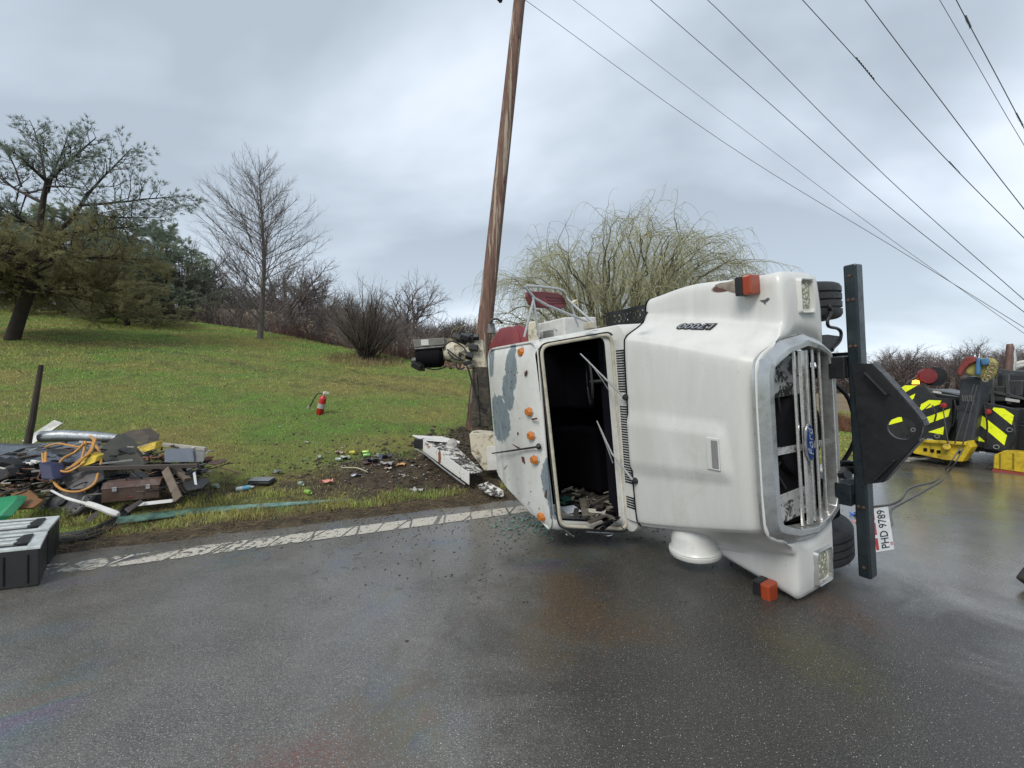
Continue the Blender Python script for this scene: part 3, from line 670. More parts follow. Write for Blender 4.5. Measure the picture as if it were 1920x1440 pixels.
b = MB(); b.bb((-2.5, .12, 1.2), (-2.0, .82, 1.42)).bb((-2.62, .12, 1.35), (-2.46, .82, 2.0)); b.build('seat', M('dark_vinyl', (.003, .003, .005), .95, spec=.08), truck, bevel=.04)
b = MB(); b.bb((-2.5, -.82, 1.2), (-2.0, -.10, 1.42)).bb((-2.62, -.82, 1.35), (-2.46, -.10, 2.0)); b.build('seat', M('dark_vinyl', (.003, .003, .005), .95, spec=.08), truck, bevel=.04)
TAN = M('tan_trim', (.16, .145, .12), .7, 0, .4, 12, .4)
def littered(name, uv, ln, wd, th, m, yv, rz, lab, cat, gr='loose things lying inside the cab'):
    p = TP(uv[0], uv[1], 1, yv); o = MB().box((0, 0, 0), (ln, wd, th)).build(name, m, bevel=.004)
    o.matrix_world = TM @ Matrix.Translation(p) @ Matrix.Rotation(R_(90), 4, 'X') @ Matrix.Rotation(R_(rz), 4, 'Z')
    tag(o, lab, cat, gr)
littered('trim_board', (1095, 950), .50, .07, .02, TAN, -.80, 35, 'tan trim board lying in the bottom of the dark cab', 'board')
littered('trim_strip', (1122, 940), .42, .03, .02, M('dark_wood', (.07, .06, .05), .7), -.78, 75, 'thin dark strip leaning across the litter inside the cab', 'strip')
littered('paper_sheet', (1070, 955), .20, .15, .004, M('bluish_paper', (.50, .54, .62), .7), -.78, 15, 'pale bluish folded paper lying inside the cab', 'paper')
littered('paper_sheet', (1115, 958), .22, .09, .012, M('offwhite_card', (.50, .48, .42), .7), -.80, -35, 'off white torn card between the boards inside the cab', 'paper')
littered('rubber_mat', (1105, 935), .62, .5, .015, M('grimy_mat', (.045, .042, .035), .8, 0, .6, 9), -.86, 10, 'grimy dark mat under the litter inside the cab', 'mat')
littered('plastic_bag', (1060, 938), .12, .10, .05, M('green_bag', (.02, .10, .07), .5), -.80, 5, 'small dark green bag in the lower corner of the cab', 'bag')
def cablitter():
    g = random.Random(71); b = MB()
    for i in range(75):
        p = TP(1056+g.random()*100, 915+g.random()*68, 1, -.84+.06*g.random()); b.mat(g.randrange(5)); R = Matrix.Rotation(g.uniform(-.5, .5), 3, 'X') @ Matrix.Rotation(g.uniform(0, 6), 3, 'Y') @ Matrix.Rotation(g.uniform(-.4, .4), 3, 'Z'); k = g.random()
        b.box(p, (g.uniform(.03, .22), .004+.02*g.random()*k, g.uniform(.008, .06)), R)
    o = b.build('cab_litter', [TAN, M('dark_wood', (.07, .06, .05), .7), M('dull_bits', (.26, .25, .22), .7), INK, M('grimy_mat', (.045, .042, .035), .8, 0, .6, 9)], fixn=False); o.matrix_world = TM; tag(o, 'torn trim and small litter heaped in the bottom of the cab', 'litter', kind='stuff')
cablitter()
MB().bar(TW(1056, 984, -.06), TW(1150, 986, -.06), .05, .04).build('lower_sill', GASK, truck, bevel=.01)
# ---------------------------------------------------------------- nose
RUSTY0 = M('rusty_rod', (.085, .05, .035), .7, .3, .4, 9)
GBARS = ((1.262, .030), (1.180, .072), (1.098, .034), (1.015, .026), (.925, .020))
def ring_prism(b, outer, inner_, x0, x1, x2=None):
    """frame between two (y, z) outlines of equal length; x0 at the outside edge, x1 at the raised inner edge, x2 inside"""
    n = len(outer); x2 = x1-.05 if x2 is None else x2
    mid = [((o[0]*.45+i[0]*.55), (o[1]*.45+i[1]*.55)) for o, i in zip(outer, inner_)]
    rows = [[(x0-.03, *o) for o in outer], [(x0, *o) for o in outer], [(x1, *m_) for m_ in mid], [(x1-.004, *i) for i in inner_], [(x2, *i) for i in inner_]]
    P = sum(rows, []); b.grid(P, 5, n, closed=True)
def symout(L): return L+[(-y, z) for y, z in L[::-1]]
OUT = symout([(0.02, 1.725), (.30, 1.725), (.50, 1.715), (.585, 1.685), (.63, 1.61), (.70, 1.42), (.738, 1.13), (.69, .93), (.62, .80), (.52, .755), (.30, .745), (0.02, .745)])
INN = symout([(0.02, 1.59), (.28, 1.59), (.46, 1.585), (.525, 1.56), (.555, 1.50), (.61, 1.36), (.645, 1.14), (.605, .96), (.56, .865), (.48, .83), (.28, .825), (0.02, .825)])
b = MB(); ring_prism(b, OUT, INN, .0, .045, -.06)
b.build('grille_surround', SURR, truck, smooth=True, ang=28, bevel=.006)
b = MB(); b.prism([(-.10, y, z) for y, z in INN], (-.02, 0, 0)); b.build('radiator_panel', INK, truck)
def ybar(xc, z, wz, dx, m, name='grille_bar', y0=.62, tilt=0):
    def yl(z):                           # the opening's half width at z
        L = [(.56, 1.5), (.61, 1.36), (.645, 1.14), (.605, .96), (.56, .865), (.48, .83)]
        return float(np.interp(-z, [-p[1] for p in L], [p[0] for p in L]))
    h = min(y0, yl(z)+.01)
    b = MB(); b.add([(xc-dx, -h, z-wz/2), (xc, -h, z-wz*.32), (xc, -h, z+wz*.32), (xc-dx, -h, z+wz/2), (xc-dx, h, z-wz/2), (xc, h, z-wz*.32), (xc, h, z+wz*.32), (xc-dx, h, z+wz/2)],
                    [(0, 1, 2, 3), (7, 6, 5, 4), (0, 4, 5, 1), (1, 5, 6, 2), (2, 6, 7, 3), (3, 7, 4, 0)])
    return b.build(name, m, truck, bevel=.004)
BARM = M('grille_bar_metal', (.60, .60, .58), .26, .85, .1, 20)
for zz, wz in GBARS: ybar(.02 if wz > .05 else .01, zz, wz, .016, BARM)
for y0, y1 in ((.30, .60), (-.60, -.40)):
    MB().prism([(-.085, y0, 1.55), (-.085, y1, 1.5), (-.085, min(y1, .58) if y1 > 0 else y1, 1.0), (-.085, y0, .95)], (-.01, 0, 0)).build('peeling_shroud', MATS['peel'], truck)
b = MB(); b.bar((-.055, -.06, 1.56), (-.055, -.10, .84), .05, .02, (1, 0, 0)); b.bar((-.05, .53, 1.55), (-.05, -.60, 1.50), .022, .02, (1, 0, 0)); b.build('grille_stay', MATS['peel'], truck)
b = MB()
for (a, c) in (((.28, 1.55), (-.08, 1.33)), ((-.05, 1.55), (-.36, 1.30)), ((.10, 1.5), (-.35, 1.52)), ((.05, 1.30), (.30, 1.33)), ((-.30, 1.55), (-.12, 1.30))): b.bar((-.08, *a), (-.08, *c), .012, .01, (1, 0, 0))
b.build('radiator_stay', M('dark_grey_rod', (.05, .05, .055), .5, .5), truck)
# oval badge with script
b = MB(); n = 40
for k, (a, c, x) in enumerate(((.128, .052, .022), (.128, .052, .034), (.118, .044, .040))):
    pass
b.mat(0).prism([(.030, -.03+.132*math.cos(2*PI*i/n), 1.19+.054*math.sin(2*PI*i/n)) for i in range(n)], (.012, 0, 0))
b.mat(1).prism([(.040, -.03+.122*math.cos(2*PI*i/n), 1.19+.045*math.sin(2*PI*i/n)) for i in range(n)], (.006, 0, 0))
bd = b.build('oval_badge', [CHROME, M('badge_blue', (.015, .05, .20), .3)], truck)
text('badge_lettering', 'Ford', .088, .001, M('badge_silver', (.6, .62, .65), .3, .5), bd, frame((.0475, -.03, 1.19), (0, 1, 0), (0, 0, 1), (1, 0, 0)), shear=.3, sx=1.15)
# headlamps
def headlamp(y0, y1, z0, z1):
    cy, cz = (y0+y1)/2, (z0+z1)/2; hy, hz = abs(y1-y0)/2, abs(z1-z0)/2
    def rr(hy, hz, r=.025, n=4):
        o = []
        for sy, sz, a0 in ((1, 1, 0), (-1, 1, 90), (-1, -1, 180), (1, -1, 270)):
            for k in range(n+1): a = R_(a0+90*k/n); o.append((cy+sy*(hy-r)+r*math.cos(a), cz+sz*(hz-r)+r*math.sin(a)))
        return o
    b = MB(); ring_prism(b, rr(hy, hz), rr(hy*.86, hz*.74), -.005, .020, -.02); f = b.build('headlamp_bezel', SURR if y0 < 0 else PAINT, truck, smooth=True, ang=30)
    b = MB(); NN = 12; P = []
    for i in range(NN):
        for j in range(NN):
            a, c = i/(NN-1)*2-1, j/(NN-1)*2-1; P.append((-.014+.02*(1-abs(a)**4)*(1-abs(c)**4), cy+a*hy*.87, cz+c*hz*.75))
    b.grid(P, NN, NN).build('headlamp_lens', MATS['lens'], f, smooth=True)
headlamp(.875, 1.135, .955, 1.165); headlamp(-1.115, -.845, .90, 1.14)
# turn signals on the wings
for s in (1, -1):
    yc = 1.115 if s > 0 else -1.125; x0 = -.20; zc = 1.40
    b = MB(); b.box((x0-.045, yc, zc), (.055, .135, .115)); f = b.build('turn_signal', BLACK, truck, bevel=.008)
    MB().box((x0+.018, yc, zc+.004), (.068, .140, .120)).build('signal_lens', MATS['orange_lens'], f, bevel=.014)
# chips and scrape on the driver's wing
def chip(uvs, m, name='paint_chip', z=1.3625, th=.003):
    MB().prism([Vector((TP(u, v, 2, z).x, TP(u, v, 2, z).y, z)) for u, v in uvs], (0, 0, th)).build(name, m, truck)
PRIM = M('bare_grey_patch', (.10, .095, .11), .8)
# badge reading L7000
P = TP(1307, 613, 2, 1.50); P = Vector((-.62, .0, 1.505)); P.x = TP(1307, 613, 2, 1.505).x; P.y = TP(1307, 613, 2, 1.505).y
nrm = Vector((.06, .62, .78)).normalized()
def hood_hit(u, v):
    dg = bpy.context.evaluated_depsgraph_get(); o = bpy.data.objects['hood']; d = (TR.transposed() @ ray(u, v)).normalized()
    ok, loc, nor, idx = o.ray_cast(TI @ CAM, d); return (loc, nor) if ok else (P, nrm)
P, nr = hood_hit(1307, 613); nrm = nr if nr.dot((TI @ CAM)-P) > 0 else -nr
bx = (Vector((-1, 0, 0)) - nrm*Vector((-1, 0, 0)).dot(nrm)).normalized(); by = nrm.cross(bx)
fm = frame(P+nrm*.006, bx, by, nrm)
nb = text('model_lettering', 'L7000', .082, .004, M('badge_black', (.012, .012, .015), .35), truck, fm, shear=.25, sx=1.45, bold=.010)
text('model_lettering_face', 'L7000', .082, .002, M('badge_silver', (.6, .62, .65), .3, .5), nb, Matrix.Translation(nrm*.004) @ fm, shear=.25, sx=1.45, bold=-.001)
# hood release handle
c0, n0 = hood_hit(1338, 851)
b = MB(); b.mat(0).box(c0+Vector((0, 0, .004)), (.10, .235, .012)).mat(1).box(c0+Vector((.017, 0, .010)), (.052, .205, .008))
b.build('hood_handle', [PAINT, M('handle_grey', (.24, .235, .24), .5)], truck, bevel=.006)
# driver side paint scars: brown scrape behind the signal, dark chip in front of it
def hitpoly(uvs, off=.0025):
    out = []
    for u, v in uvs:
        p, n_ = hood_hit(u, v); n_ = n_ if n_.dot((TI @ CAM)-p) > 0 else -n_; out.append(p+n_*off)
    return out
def patch(name, uvs, m, off=.0025):
    c = [sum(a)/len(uvs) for a in zip(*uvs)]; b = MB(); pts = []
    K = 5
    rows = []
    for k in range(K): rows += hitpoly([(c[0]+(u-c[0])*max(.01, k/(K-1)), c[1]+(v-c[1])*max(.01, k/(K-1))) for u, v in uvs], off)
    b.grid(rows, K, len(uvs), closed=True); return b.build(name, m, truck, smooth=True)
SCAR = M('scraped_primer', (.23, .19, .155), .75, 0, .5, 20)
patch('bare_scar', [(1340, 535), (1350, 531), (1365, 529), (1378, 525), (1392, 523), (1392, 548), (1380, 550), (1368, 547), (1355, 541), (1348, 540)], SCAR)
patch('paint_chip', [(1424, 563), (1434, 562), (1440, 558), (1444, 560), (1440, 565), (1436, 567), (1436, 572), (1431, 567)], PRIM)
# intake scoop on the passenger side
o = Vector((-.78, -.79, 1.43)); b = MB()
b.lathe(o, (0, -1, 0), [(0, .15), (.03, .175), (.10, .186), (.18, .190), (.202, .210), (.206, .203), (.210, .203), (.214, .212), (.242, .212), (.256, .20), (.264, .14), (.266, 0)], 40)
b.build('air_intake', PAINT, truck, smooth=True, ang=50)
# ---------------------------------------------------------------- bumper, pusher plate, plate
b = MB()
x0, x1, z0, z1 = .125, .205, .695, .80
for (a, c) in (((x0, z0), (x0+.012, z1)), ((x1-.012, z0), (x1, z1)), ((x0, z0), (x1, z0+.012)), ((x0, z1-.012), (x1, z1))): pass
b.prism([(x0, 1.20, z0), (x1, 1.20, z0), (x1, 1.20, z1), (x0, 1.20, z1)], (0, -2.28, 0))
bp = b.build('bumper_beam', BUMPER, truck, bevel=.012)
for yy in (1.12, .95, .62, -.55, -1.0):
    for xx in ((.15, .18) if abs(yy) < 1 else (.165,)): MB().lathe((xx, yy, .80), (0, 0, 1), [(0, .012), (.007, .011), (.009, 0)], 6).build('bolt', M('rusty_bolt', (.12, .07, .05), .7, .4), bp)
b = MB(); pl = []
cut = TP(1690, 803, 2, .81)
for u, v in ((1597, 682), (1632, 682), (1650, 700), (1680, 733), (1712, 770), (1727, 790), (1730, 800), (1728, 813), (1722, 826), (1700, 850), (1672, 882), (1652, 905), (1622, 908)):
    p = TP(u, v, 2, .81); pl.append((p.x, p.y, .785))
po = MB().prism(pl, (0, 0, .025)).build('push_plate', BLACK)
cy_ = MB().lathe((cut.x, cut.y, .70), (0, 0, 1), [(0, 0), (0, .075), (.2, .075), (.2, 0)], 36).build('x', BLACK)
boolean(po, [cy_]); po.parent = bp; po.data.materials.clear(); po.data.materials.append(BLACK)
for q, w_ in ((pl[1:7], 1), (pl[8:12], -1)):
    b = MB()
    for i in range(len(q)-1): b.bar(Vector(q[i])-Vector((0, 0, .03)), Vector(q[i+1])-Vector((0, 0, .03)), .012, .09)
    b.build('edge_flange', BLACK, bp, bevel=.003)
b = MB()
A = Vector(TP(1622, 698, 2, .83)); B = Vector(TP(1664, 741, 2, .83)); b.bar(A, B, .015, .05); b.build('gusset', BLACK, bp, bevel=.004); b = MB()
A = Vector(TP(1640, 900, 2, .83)); B = Vector(TP(1678, 862, 2, .83)); b.bar(A, B, .015, .05)
b.build('gusset', BLACK, bp, bevel=.004)
for s in (1, -1):
    b = MB(); b.bb((-1.2, s*.43-.04, .60), (.125, s*.43+.04, .80)); b.bb((.02, s*.47-.08, .66), (.122, s*.47+.08, .84)); b.build('frame_rail', BLACK if s > 0 else BUMPER, truck, bevel=.006)
    b = MB(); b.bb((-5.6, s*.43-.04, .60), (-1.22, s*.43+.04, .80)); b.build('frame_rail', BLACK, truck)
# licence plate on the beam, reading along it
pc = TP(1649, 997, 0, .215); o_ = Vector((.216, pc.y+.01, .625))
pw_, ph_ = .31, .155
X_ = Vector((0, 1, 0)); N_ = Vector((.93, .10, .36)).normalized(); X_ = (X_-N_*X_.dot(N_)).normalized(); Y_ = N_.cross(X_)
if Y_.z < 0: Y_ = -Y_; X_ = -X_
FM = frame(o_, X_, Y_, N_)
q = MB().box((0, 0, 0), (pw_, ph_, .003)); q.v = [tuple(FM @ Vector(v)) for v in q.v]
lp = q.build('licence_plate', M('plate_white', (.62, .64, .66), .4, 0, .15, 20, .2), truck)
q = MB()
for x_ in (-.10, .01, .12): q.box((x_, .061, .0035), (.085, .022, .002))
q.v = [tuple(FM @ Vector(v)) for v in q.v]; q.build('plate_band', M('plate_red', (.42, .05, .05), .5), lp)
text('plate_number', 'PHD 9789', .094, .0015, M('plate_ink', (.02, .03, .05), .5), lp, FM @ Matrix.Translation((0, -.012, .003)), sx=.70)
text('plate_county', '25', .026, .0015, M('plate_red', (.42, .05, .05), .5), lp, FM @ Matrix.Translation((-.11, -.062, .003)))
# ---------------------------------------------------------------- wheels, engine bits
def wheel(c, s, R=.5, name='front_wheel', parent=truck):
    ax = Vector((0, s, 0)); w = .145
    prof = [(-w, R*.55), (-w-.01, R*.75), (-w, R*.93), (-w+.012, R*.975), (-w+.035, R)]
    for g in (-.062, 0, .062): prof += [(g-.008, R), (g-.006, R-.016), (g+.006, R-.016), (g+.008, R)]
    prof += [(w-.035, R), (w-.012, R*.975), (w, R*.93), (w+.01, R*.75), (w, R*.55), (w*.5, R*.5)]
    b = MB(); b.lathe(c, ax, prof, 64); t_ = b.build(name, RUBBER, parent, smooth=True, ang=30)
    b = MB(); b.lathe(c, ax, [(w-.01, R*.56), (w-.02, R*.5), (.05, R*.46), (.03, R*.25), (.11, R*.22), (.12, 0)], 32); b.build('wheel_rim', WHITEP, t_, smooth=True, ang=40)
wheel((-.55, 1.0, .50), 1); wheel((-.55, -1.02, .50), -1)
b = MB(); b.cyl((-.55, -.9, .5), (-.55, .9, .5), .055); b.bb((-.65, -.6, .40), (-.45, .6, .48)); b.build('front_axle', BLACK, truck, smooth=True)
b = MB(); b.bb((-1.15, -.32, .7), (-.2, .32, 1.45)); b.bb((-1.1, -.5, .9), (-.5, -.3, 1.2)); b.cyl((-.15, -.0, 1.1), (-.05, 0, 1.1), .3); b.build('engine', INK, truck, bevel=.03)
# steering box and brake hose by the driver's wheel
hz = [TP(u, v, 0, xx) for u, v, xx in ((1533, 566, -.2), (1548, 566, -.1), (1556, 575, -.05), (1558, 585, -.05), (1552, 600, -.05), (1554, 612, -.05), (1570, 616, -.05), (1577, 624, -.05), (1574, 640, -.05), (1560, 655, -.05))]
MB().tube(catmull(hz, 4), .012, 8).build('brake_hose', BLACK, truck, smooth=True)
b = MB(); P = [TP(u, v, 0, -.05) for u, v in ((1536, 632), (1554, 627), (1576, 630), (1574, 642), (1563, 660), (1553, 664), (1545, 650))]; b.prism(P, (-.14, 0, 0)); b.build('steering_box', M('oily_brown_black', (.022, .018, .02), .5, .2, .5, 20), truck, bevel=.008)
# oily linkage hanging between rail and road
b = MB()
for a, c, r in (((1558, 868), (1625, 872), .02), ((1560, 880), (1622, 884), .035), ((1562, 894), (1590, 890), .03), ((1565, 905), (1610, 915), .03), ((1560, 912), (1600, 925), .02)):
    A = TP(a[0], a[1], 0, -.05); B = TP(c[0], c[1], 0, .12); b.tube([A, (A+B)/2+Vector((0, .012, .01)), B], r, 8)
b.build('oily_linkage', M('oily_black', (.01, .01, .012), .18), truck, smooth=True)
b = MB(); b.bb((-.45, -.80, .42), (-.12, -.55, .66)); b.build('hub_bracket', INK, truck, bevel=.03)
for s in (1, -1):
    for k in range(4): MB().add([(-1.15+i*.085, s*(.50+w_), .46-k*.014-.05*math.sin(PI*i/14)+dz) for i in range(15) for w_, dz in ((0, 0), (.07, 0), (.07, .012), (0, .012))], [(i*4+q, i*4+(q+1) % 4, i*4+4+(q+1) % 4, i*4+4+q) for i in range(14) for q in range(4)]).build('leaf_spring', BLACK, truck)
MB().cyl((-.35, -.8, .36), (-.35, .8, .36), .022).build('tie_rod', RUSTY0, truck, smooth=True)
MB().tube(catmull([(-.1, .35, .55), (0, .2, .5), (.02, -.1, .48), (-.05, -.3, .52)], 5), .016, 8).build('brake_pipe', BLACK, truck, smooth=True)
# ---------------------------------------------------------------- mirrors and small things on the driver's side
def T6(u, v, x=-1.62): return TP(u, v, 0, x)
b = MB()
b.tube(catmull([T6(985, 536), T6(1016, 538), T6(1048, 542), T6(1060, 550), T6(1066, 563), TP(1115, 607, 0, -1.45)], 4), .0125, 10)
b.tube([T6(984, 537), T6(1002, 559), T6(1027, 573), TP(1115, 609, 0, -1.45)], .0125, 10)
for a, c in (((999, 557), (1011, 633)), ((1000, 563), (983, 632)), ((1067, 564), (1085, 613))): b.tube([T6(*a), T6(*c)], .011, 8)
TUBE = M('mirror_tube', (.50, .51, .51), .32, .7, .08, 20); mf = b.build('mirror_bracket', TUBE, truck, smooth=True)
b = MB(); mo = [T6(u, v, -1.66) for u, v in ((990, 546), (1020, 546), (1046, 549), (1055, 554), (1061, 563), (1063, 573), (1058, 577), (1030, 577), (1000, 575), (994, 568), (989, 556))]
b.prism(mo, (-.05, 0, 0)); mh = b.build('mirror_head', MAROON, mf, bevel=.008)
b = MB()
for k in (.35, .55, .75): b.bar(mo[1].lerp(mo[7], k)+Vector((.003, 0, 0)), mo[3].lerp(mo[5], k)+Vector((.003, 0, 0)), .006, .006, (1, 0, 0))
b.build('mirror_rib', M('dark_maroon', (.10, .02, .025), .5), mh)
b = MB(); p = T6(1078, 568); b.add([p+Vector((rnd.uniform(-.04, .04), rnd.uniform(-.05, .05), rnd.uniform(-.05, .05))) for _ in range(9)], [(0, 1, 2), (2, 3, 4), (4, 5, 6), (6, 7, 8), (0, 3, 6), (1, 5, 8), (2, 7, 4)]); b.build('torn_tape', M('cream_tape', (.6, .56, .42), .7), mf, solid=.004)
# crushed passenger mirror under the cab
mcr = MB()
mcr.tube([TP(1062, 1001, 1, -1.12), TP(1072, 1012, 1, -1.16), TP(1110, 1010, 1, -1.18), TP(1148, 1003, 1, -1.15)], .012, 8)
mcr.tube([TP(1052, 990, 1, -.98), TP(1078, 1009, 1, -1.15)], .012, 8); mcr.tube([TP(1100, 997, 1, -1.05), TP(1150, 1000, 1, -1.1)], .011, 8)
mcr.build('crushed_mirror_bracket', CHROME, truck, smooth=True)
# grab handle, catch, step
b = MB(); b.tube(catmull([TP(1008, 628, 2, 2.30), TP(1010, 622, 2, 2.30), TP(1036, 617, 2, 2.2), TP(1044, 620, 2, 2.2)], 3), .007, 6); b.build('grab_handle', CHROME, truck, smooth=True)
b = MB(); b.bb((-1.44, .955, 1.86), (-1.34, 1.02, 1.93)); b.build('cream_catch', GASK, truck, bevel=.008)
b = MB(); A = TP(1136, 597, 2, .75); B = TP(1222, 573, 2, .75)
NX, NY = 46, 8; P = []; fs = []
for i in range(NX+1):
    for j in range(NY+1): P.append((-2.42+.74*i/NX, 1.06+.19*j/NY, .76+.015*math.sin(i*.25)))
for i in range(NX):
    for j in range(NY):
        if (j in (2, 5) and i % 4 in (1, 2)) or (j in (3, 4) and i % 4 == 3) : continue
        a_ = i*(NY+1)+j; fs.append((a_, a_+NY+1, a_+NY+2, a_+1))
MB().add(P, fs).build('side_step', BLACK, truck, solid=.012, fixn=False)
MB().bb((-2.42, 1.02, .70), (-1.68, 1.06, .78)).build('step_rail', BLACK, truck)
# dark tube drawn in for the shaded gap behind the bonnet
hr_ = [(-1.204, y, z-.004) for (y, z) in (crow(sect(-1.2, -1), -1)[1:][::-1]+crow(sect(-1.2), 1)) if z > 1.3]
MB().tube(hr_, .0065, 5, cap=False).build('shut_line_gap', INK, truck)
for uv in ([(984, 698), (988, 694), (987, 702), (984, 706)], [(996, 785), (1006, 783), (1007, 786), (998, 788)], [(978, 856), (983, 857), (985, 870), (980, 866)], [(970, 810), (973, 812), (971, 817)], [(960, 832), (976, 840), (972, 841)], [(935, 870), (938, 869), (937, 876)], [(945, 880), (951, 872), (948, 877)], [(1021, 930), (1025, 918), (1024, 935)]):
    MB().prism([Vector((TP(u, v, 2, 2.391).x, TP(u, v, 2, 2.391).y, 2.386 if u > 940 else 2.372)) for u, v in uv], (0, 0, .010)).build('paint_chip', M('rust_brown_chip', (.10, .035, .025), .8), truck)
b = MB(); b.tube([TP(1196, 604, 2, 1.66), TP(1206, 597, 2, 1.66), TP(1214, 585, 2, 1.66)], [.016, .012, .008], 8); b.build('hood_latch', BLACK, truck, smooth=True)
# ---------------------------------------------------------------- service body behind the cab
b = MB(); b.bb((-4.1, -1.12, .45), (-2.95, 1.28, 1.02)); b.build('service_body', WHITEP, truck, bevel=.02)
b = MB(); b.bb((-3.45, .95, 1.015), (-3.2, 1.15, 1.035)); b.build('body_latch', GREYM, truck, bevel=.004)
ra = Vector((-.86, -.5, .12)).normalized()
for k, (u, v, d, r) in enumerate(((940, 664, 6.5, .42), (950, 661, 6.35, .40), (966, 655, 6.25, .37), (984, 650, 6.15, .32))):
    c = WD(u, v, d); b = MB()
    b.lathe(c, ra, [(-.10, 0), (-.10, r*.72), (-.02, r*.78), (-.02, r*.97), (0, r), (.02, r*.985), (.05, r*.80), (.055, r*.3), (.055, 0)], 48); b.build('red_reel', REDM, truck, smooth=True, ang=32, world=True)
b = MB(); b.cyl(WD(950, 672, 6.45), WD(1010, 655, 6.0), .2, n=28); b.build('reel_core', M('dark_red_hose', (.12, .018, .02), .6, 0, .4, 30), truck, smooth=True, world=True)
b = MB(); b.prism([WD(990, 604, 5.75), WD(1008, 600, 5.75), (WD(1012, 640, 5.75)), WD(992, 648, 5.75)], (0, .25, 0)); b.build('reel_stand', MATS['cream'], truck, bevel=.02, world=True)
pts = [WD(918, 607, 6.9), WD(922, 600, 6.9), WD(932, 598, 6.9), WD(941, 605, 6.8)]
MB().tube(catmull(pts, 4), .018, 8).build('hose_loop', BLACK, truck, world=True, smooth=True)
b = MB(); b.cyl(WD(921, 625, 7.0), WD(921, 607, 7.0), .07, .06); b.build('filler_neck', M('grey_neck', (.15, .15, .15), .5), truck, world=True, smooth=True)
# boom stub by the pole, traced at the depth where it stands
YB = 7.75
def W(u, v, dy=0.): return WD(u, v, YB+dy)
def wprism(uvs, name, m, dy=0, depth=.3, bevel=.01, parent=truck):
    return MB().prism([W(u, v, dy) for u, v in uvs], (0, depth, 0)).build(name, m, parent, bevel=bevel, world=True)
b = MB(); b.tube([W(832, 661, .2), W(842, 660, .2), W(866, 661, .2), W(884, 663, .2)], [.15, .20, .215, .19], 24); bo = b.build('boom_tube', MATS['cream'], truck, smooth=True, world=True)
wprism([(870, 640), (905, 637), (912, 690), (874, 690)], 'boom_housing', MATS['cream'], .05, .4)
b = MB(); b.tube([W(782, 672, .15), W(790, 671, .15), W(826, 669, .15), W(832, 669, .15)], [.17, .20, .20, .15], 20); b.build('hydraulic_motor', INK, truck, smooth=True, world=True)
wprism([(775, 637), (833, 633), (834, 646), (776, 652)], 'control_box', M('weathered_grey_panel', (.16, .155, .14), .6, 0, .4, 10, .4), .0, .35)
wprism([(789, 637), (803, 636), (804, 647), (790, 648)], 'warning_label', M('label_white', (.55, .55, .53), .5), -.012, .008, 0)
b = MB(); b.tube([W(778, 655), W(800, 653), W(834, 650)], .03, 8); b.build('hydraulic_pipe', BLACK, truck, smooth=True, world=True)
rr_ = random.Random(4)
for (u, v, s_) in ((777, 676, .06), (782, 685, .08), (790, 690, .07), (776, 683, .05), (860, 634, .08), (872, 632, .07), (884, 636, .08), (893, 632, .06), (880, 628, .05), (868, 638, .07), (888, 652, .08), (880, 668, .07), (876, 680, .06), (845, 690, .03)):
    b = MB(); b.box(W(u, v, rr_.uniform(-.1, .1)), (s_*2*rr_.uniform(.7, 1.6), s_*2, s_*1.4), Matrix.Rotation(rr_.uniform(-.6, .6), 3, 'Y') @ Matrix.Rotation(rr_.uniform(-.5, .5), 3, 'X'))
    b.build('valve_block', BLACK, truck, bevel=.015, world=True)
for pts in ([(838, 655), (855, 668), (872, 680), (880, 700), (888, 730), (900, 760), (915, 770)], [(800, 690), (815, 693), (830, 690), (838, 686)], [(856, 680), (857, 690), (866, 692), (871, 688)], [(832, 650), (845, 640), (860, 645), (872, 655), (876, 670)], [(878, 690), (884, 712), (893, 745), (905, 768)], [(840, 660), (850, 672), (866, 676)]):
    MB().tube(catmull([W(u, v, -.1) for u, v in pts], 4), .014, 6).build('hydraulic_hose', BLACK, truck, smooth=True, world=True)
wprism([(886, 688), (914, 688), (922, 800), (884, 802)], 'boom_column', MATS['mud'], .0, .35, .015)
wprism([(890, 700), (894, 700), (900, 796), (895, 797)], 'column_rib', MATS['mud'], -.03, .03, .004)
wprism([(880, 814), (893, 812), (936, 816), (940, 884), (908, 882), (893, 862), (884, 850)], 'outrigger_box', MATS['cream'], -1.1, .5, .006)
wprism([(912, 838), (936, 836), (940, 880), (914, 882)], 'outrigger_plate', WHITEP, -1.13, .02, .004)
# ================================================================ POLE AND WIRES
pb_ = WD(889, 802, 9.0); pb_.z = tz(pb_.x, pb_.y)-.3; d0 = WD(889, 802, 9.0); d1 = WD(974, 0, 9.0); dr = (d1-d0)
pole = empty('utility_pole', tuple(d0), 'tall leaning brown wooden utility pole behind the overturned truck', 'utility pole')
b = MB(); top = d0+dr*1.16; b.tube([d0-dr*.06]+[d0+dr*k for k in (0, .25, .5, .75, 1)]+[top], [.185, .18, .165, .15, .138, .125, .12], 20)
b.build('pole_shaft', MATS['pole'], pole, smooth=True, world=True)
c = WD(952, -14, 9.0); b = MB(); b.bar(c+Vector((-.25, 0, .0)), c+Vector((.35, 0, .12)), .10, .10); b.build('crossarm_brace', GREYM, pole, world=True)
c = WD(938, 0, 9.0); b = MB(); b.lathe(c, (-.5, 0, 1), [(-.05, .02), (-.02, .05), (0, .03), (.03, .06), (.06, .03), (.1, .03)], 12); b.build('insulator', BLACK, pole, smooth=True, world=True)
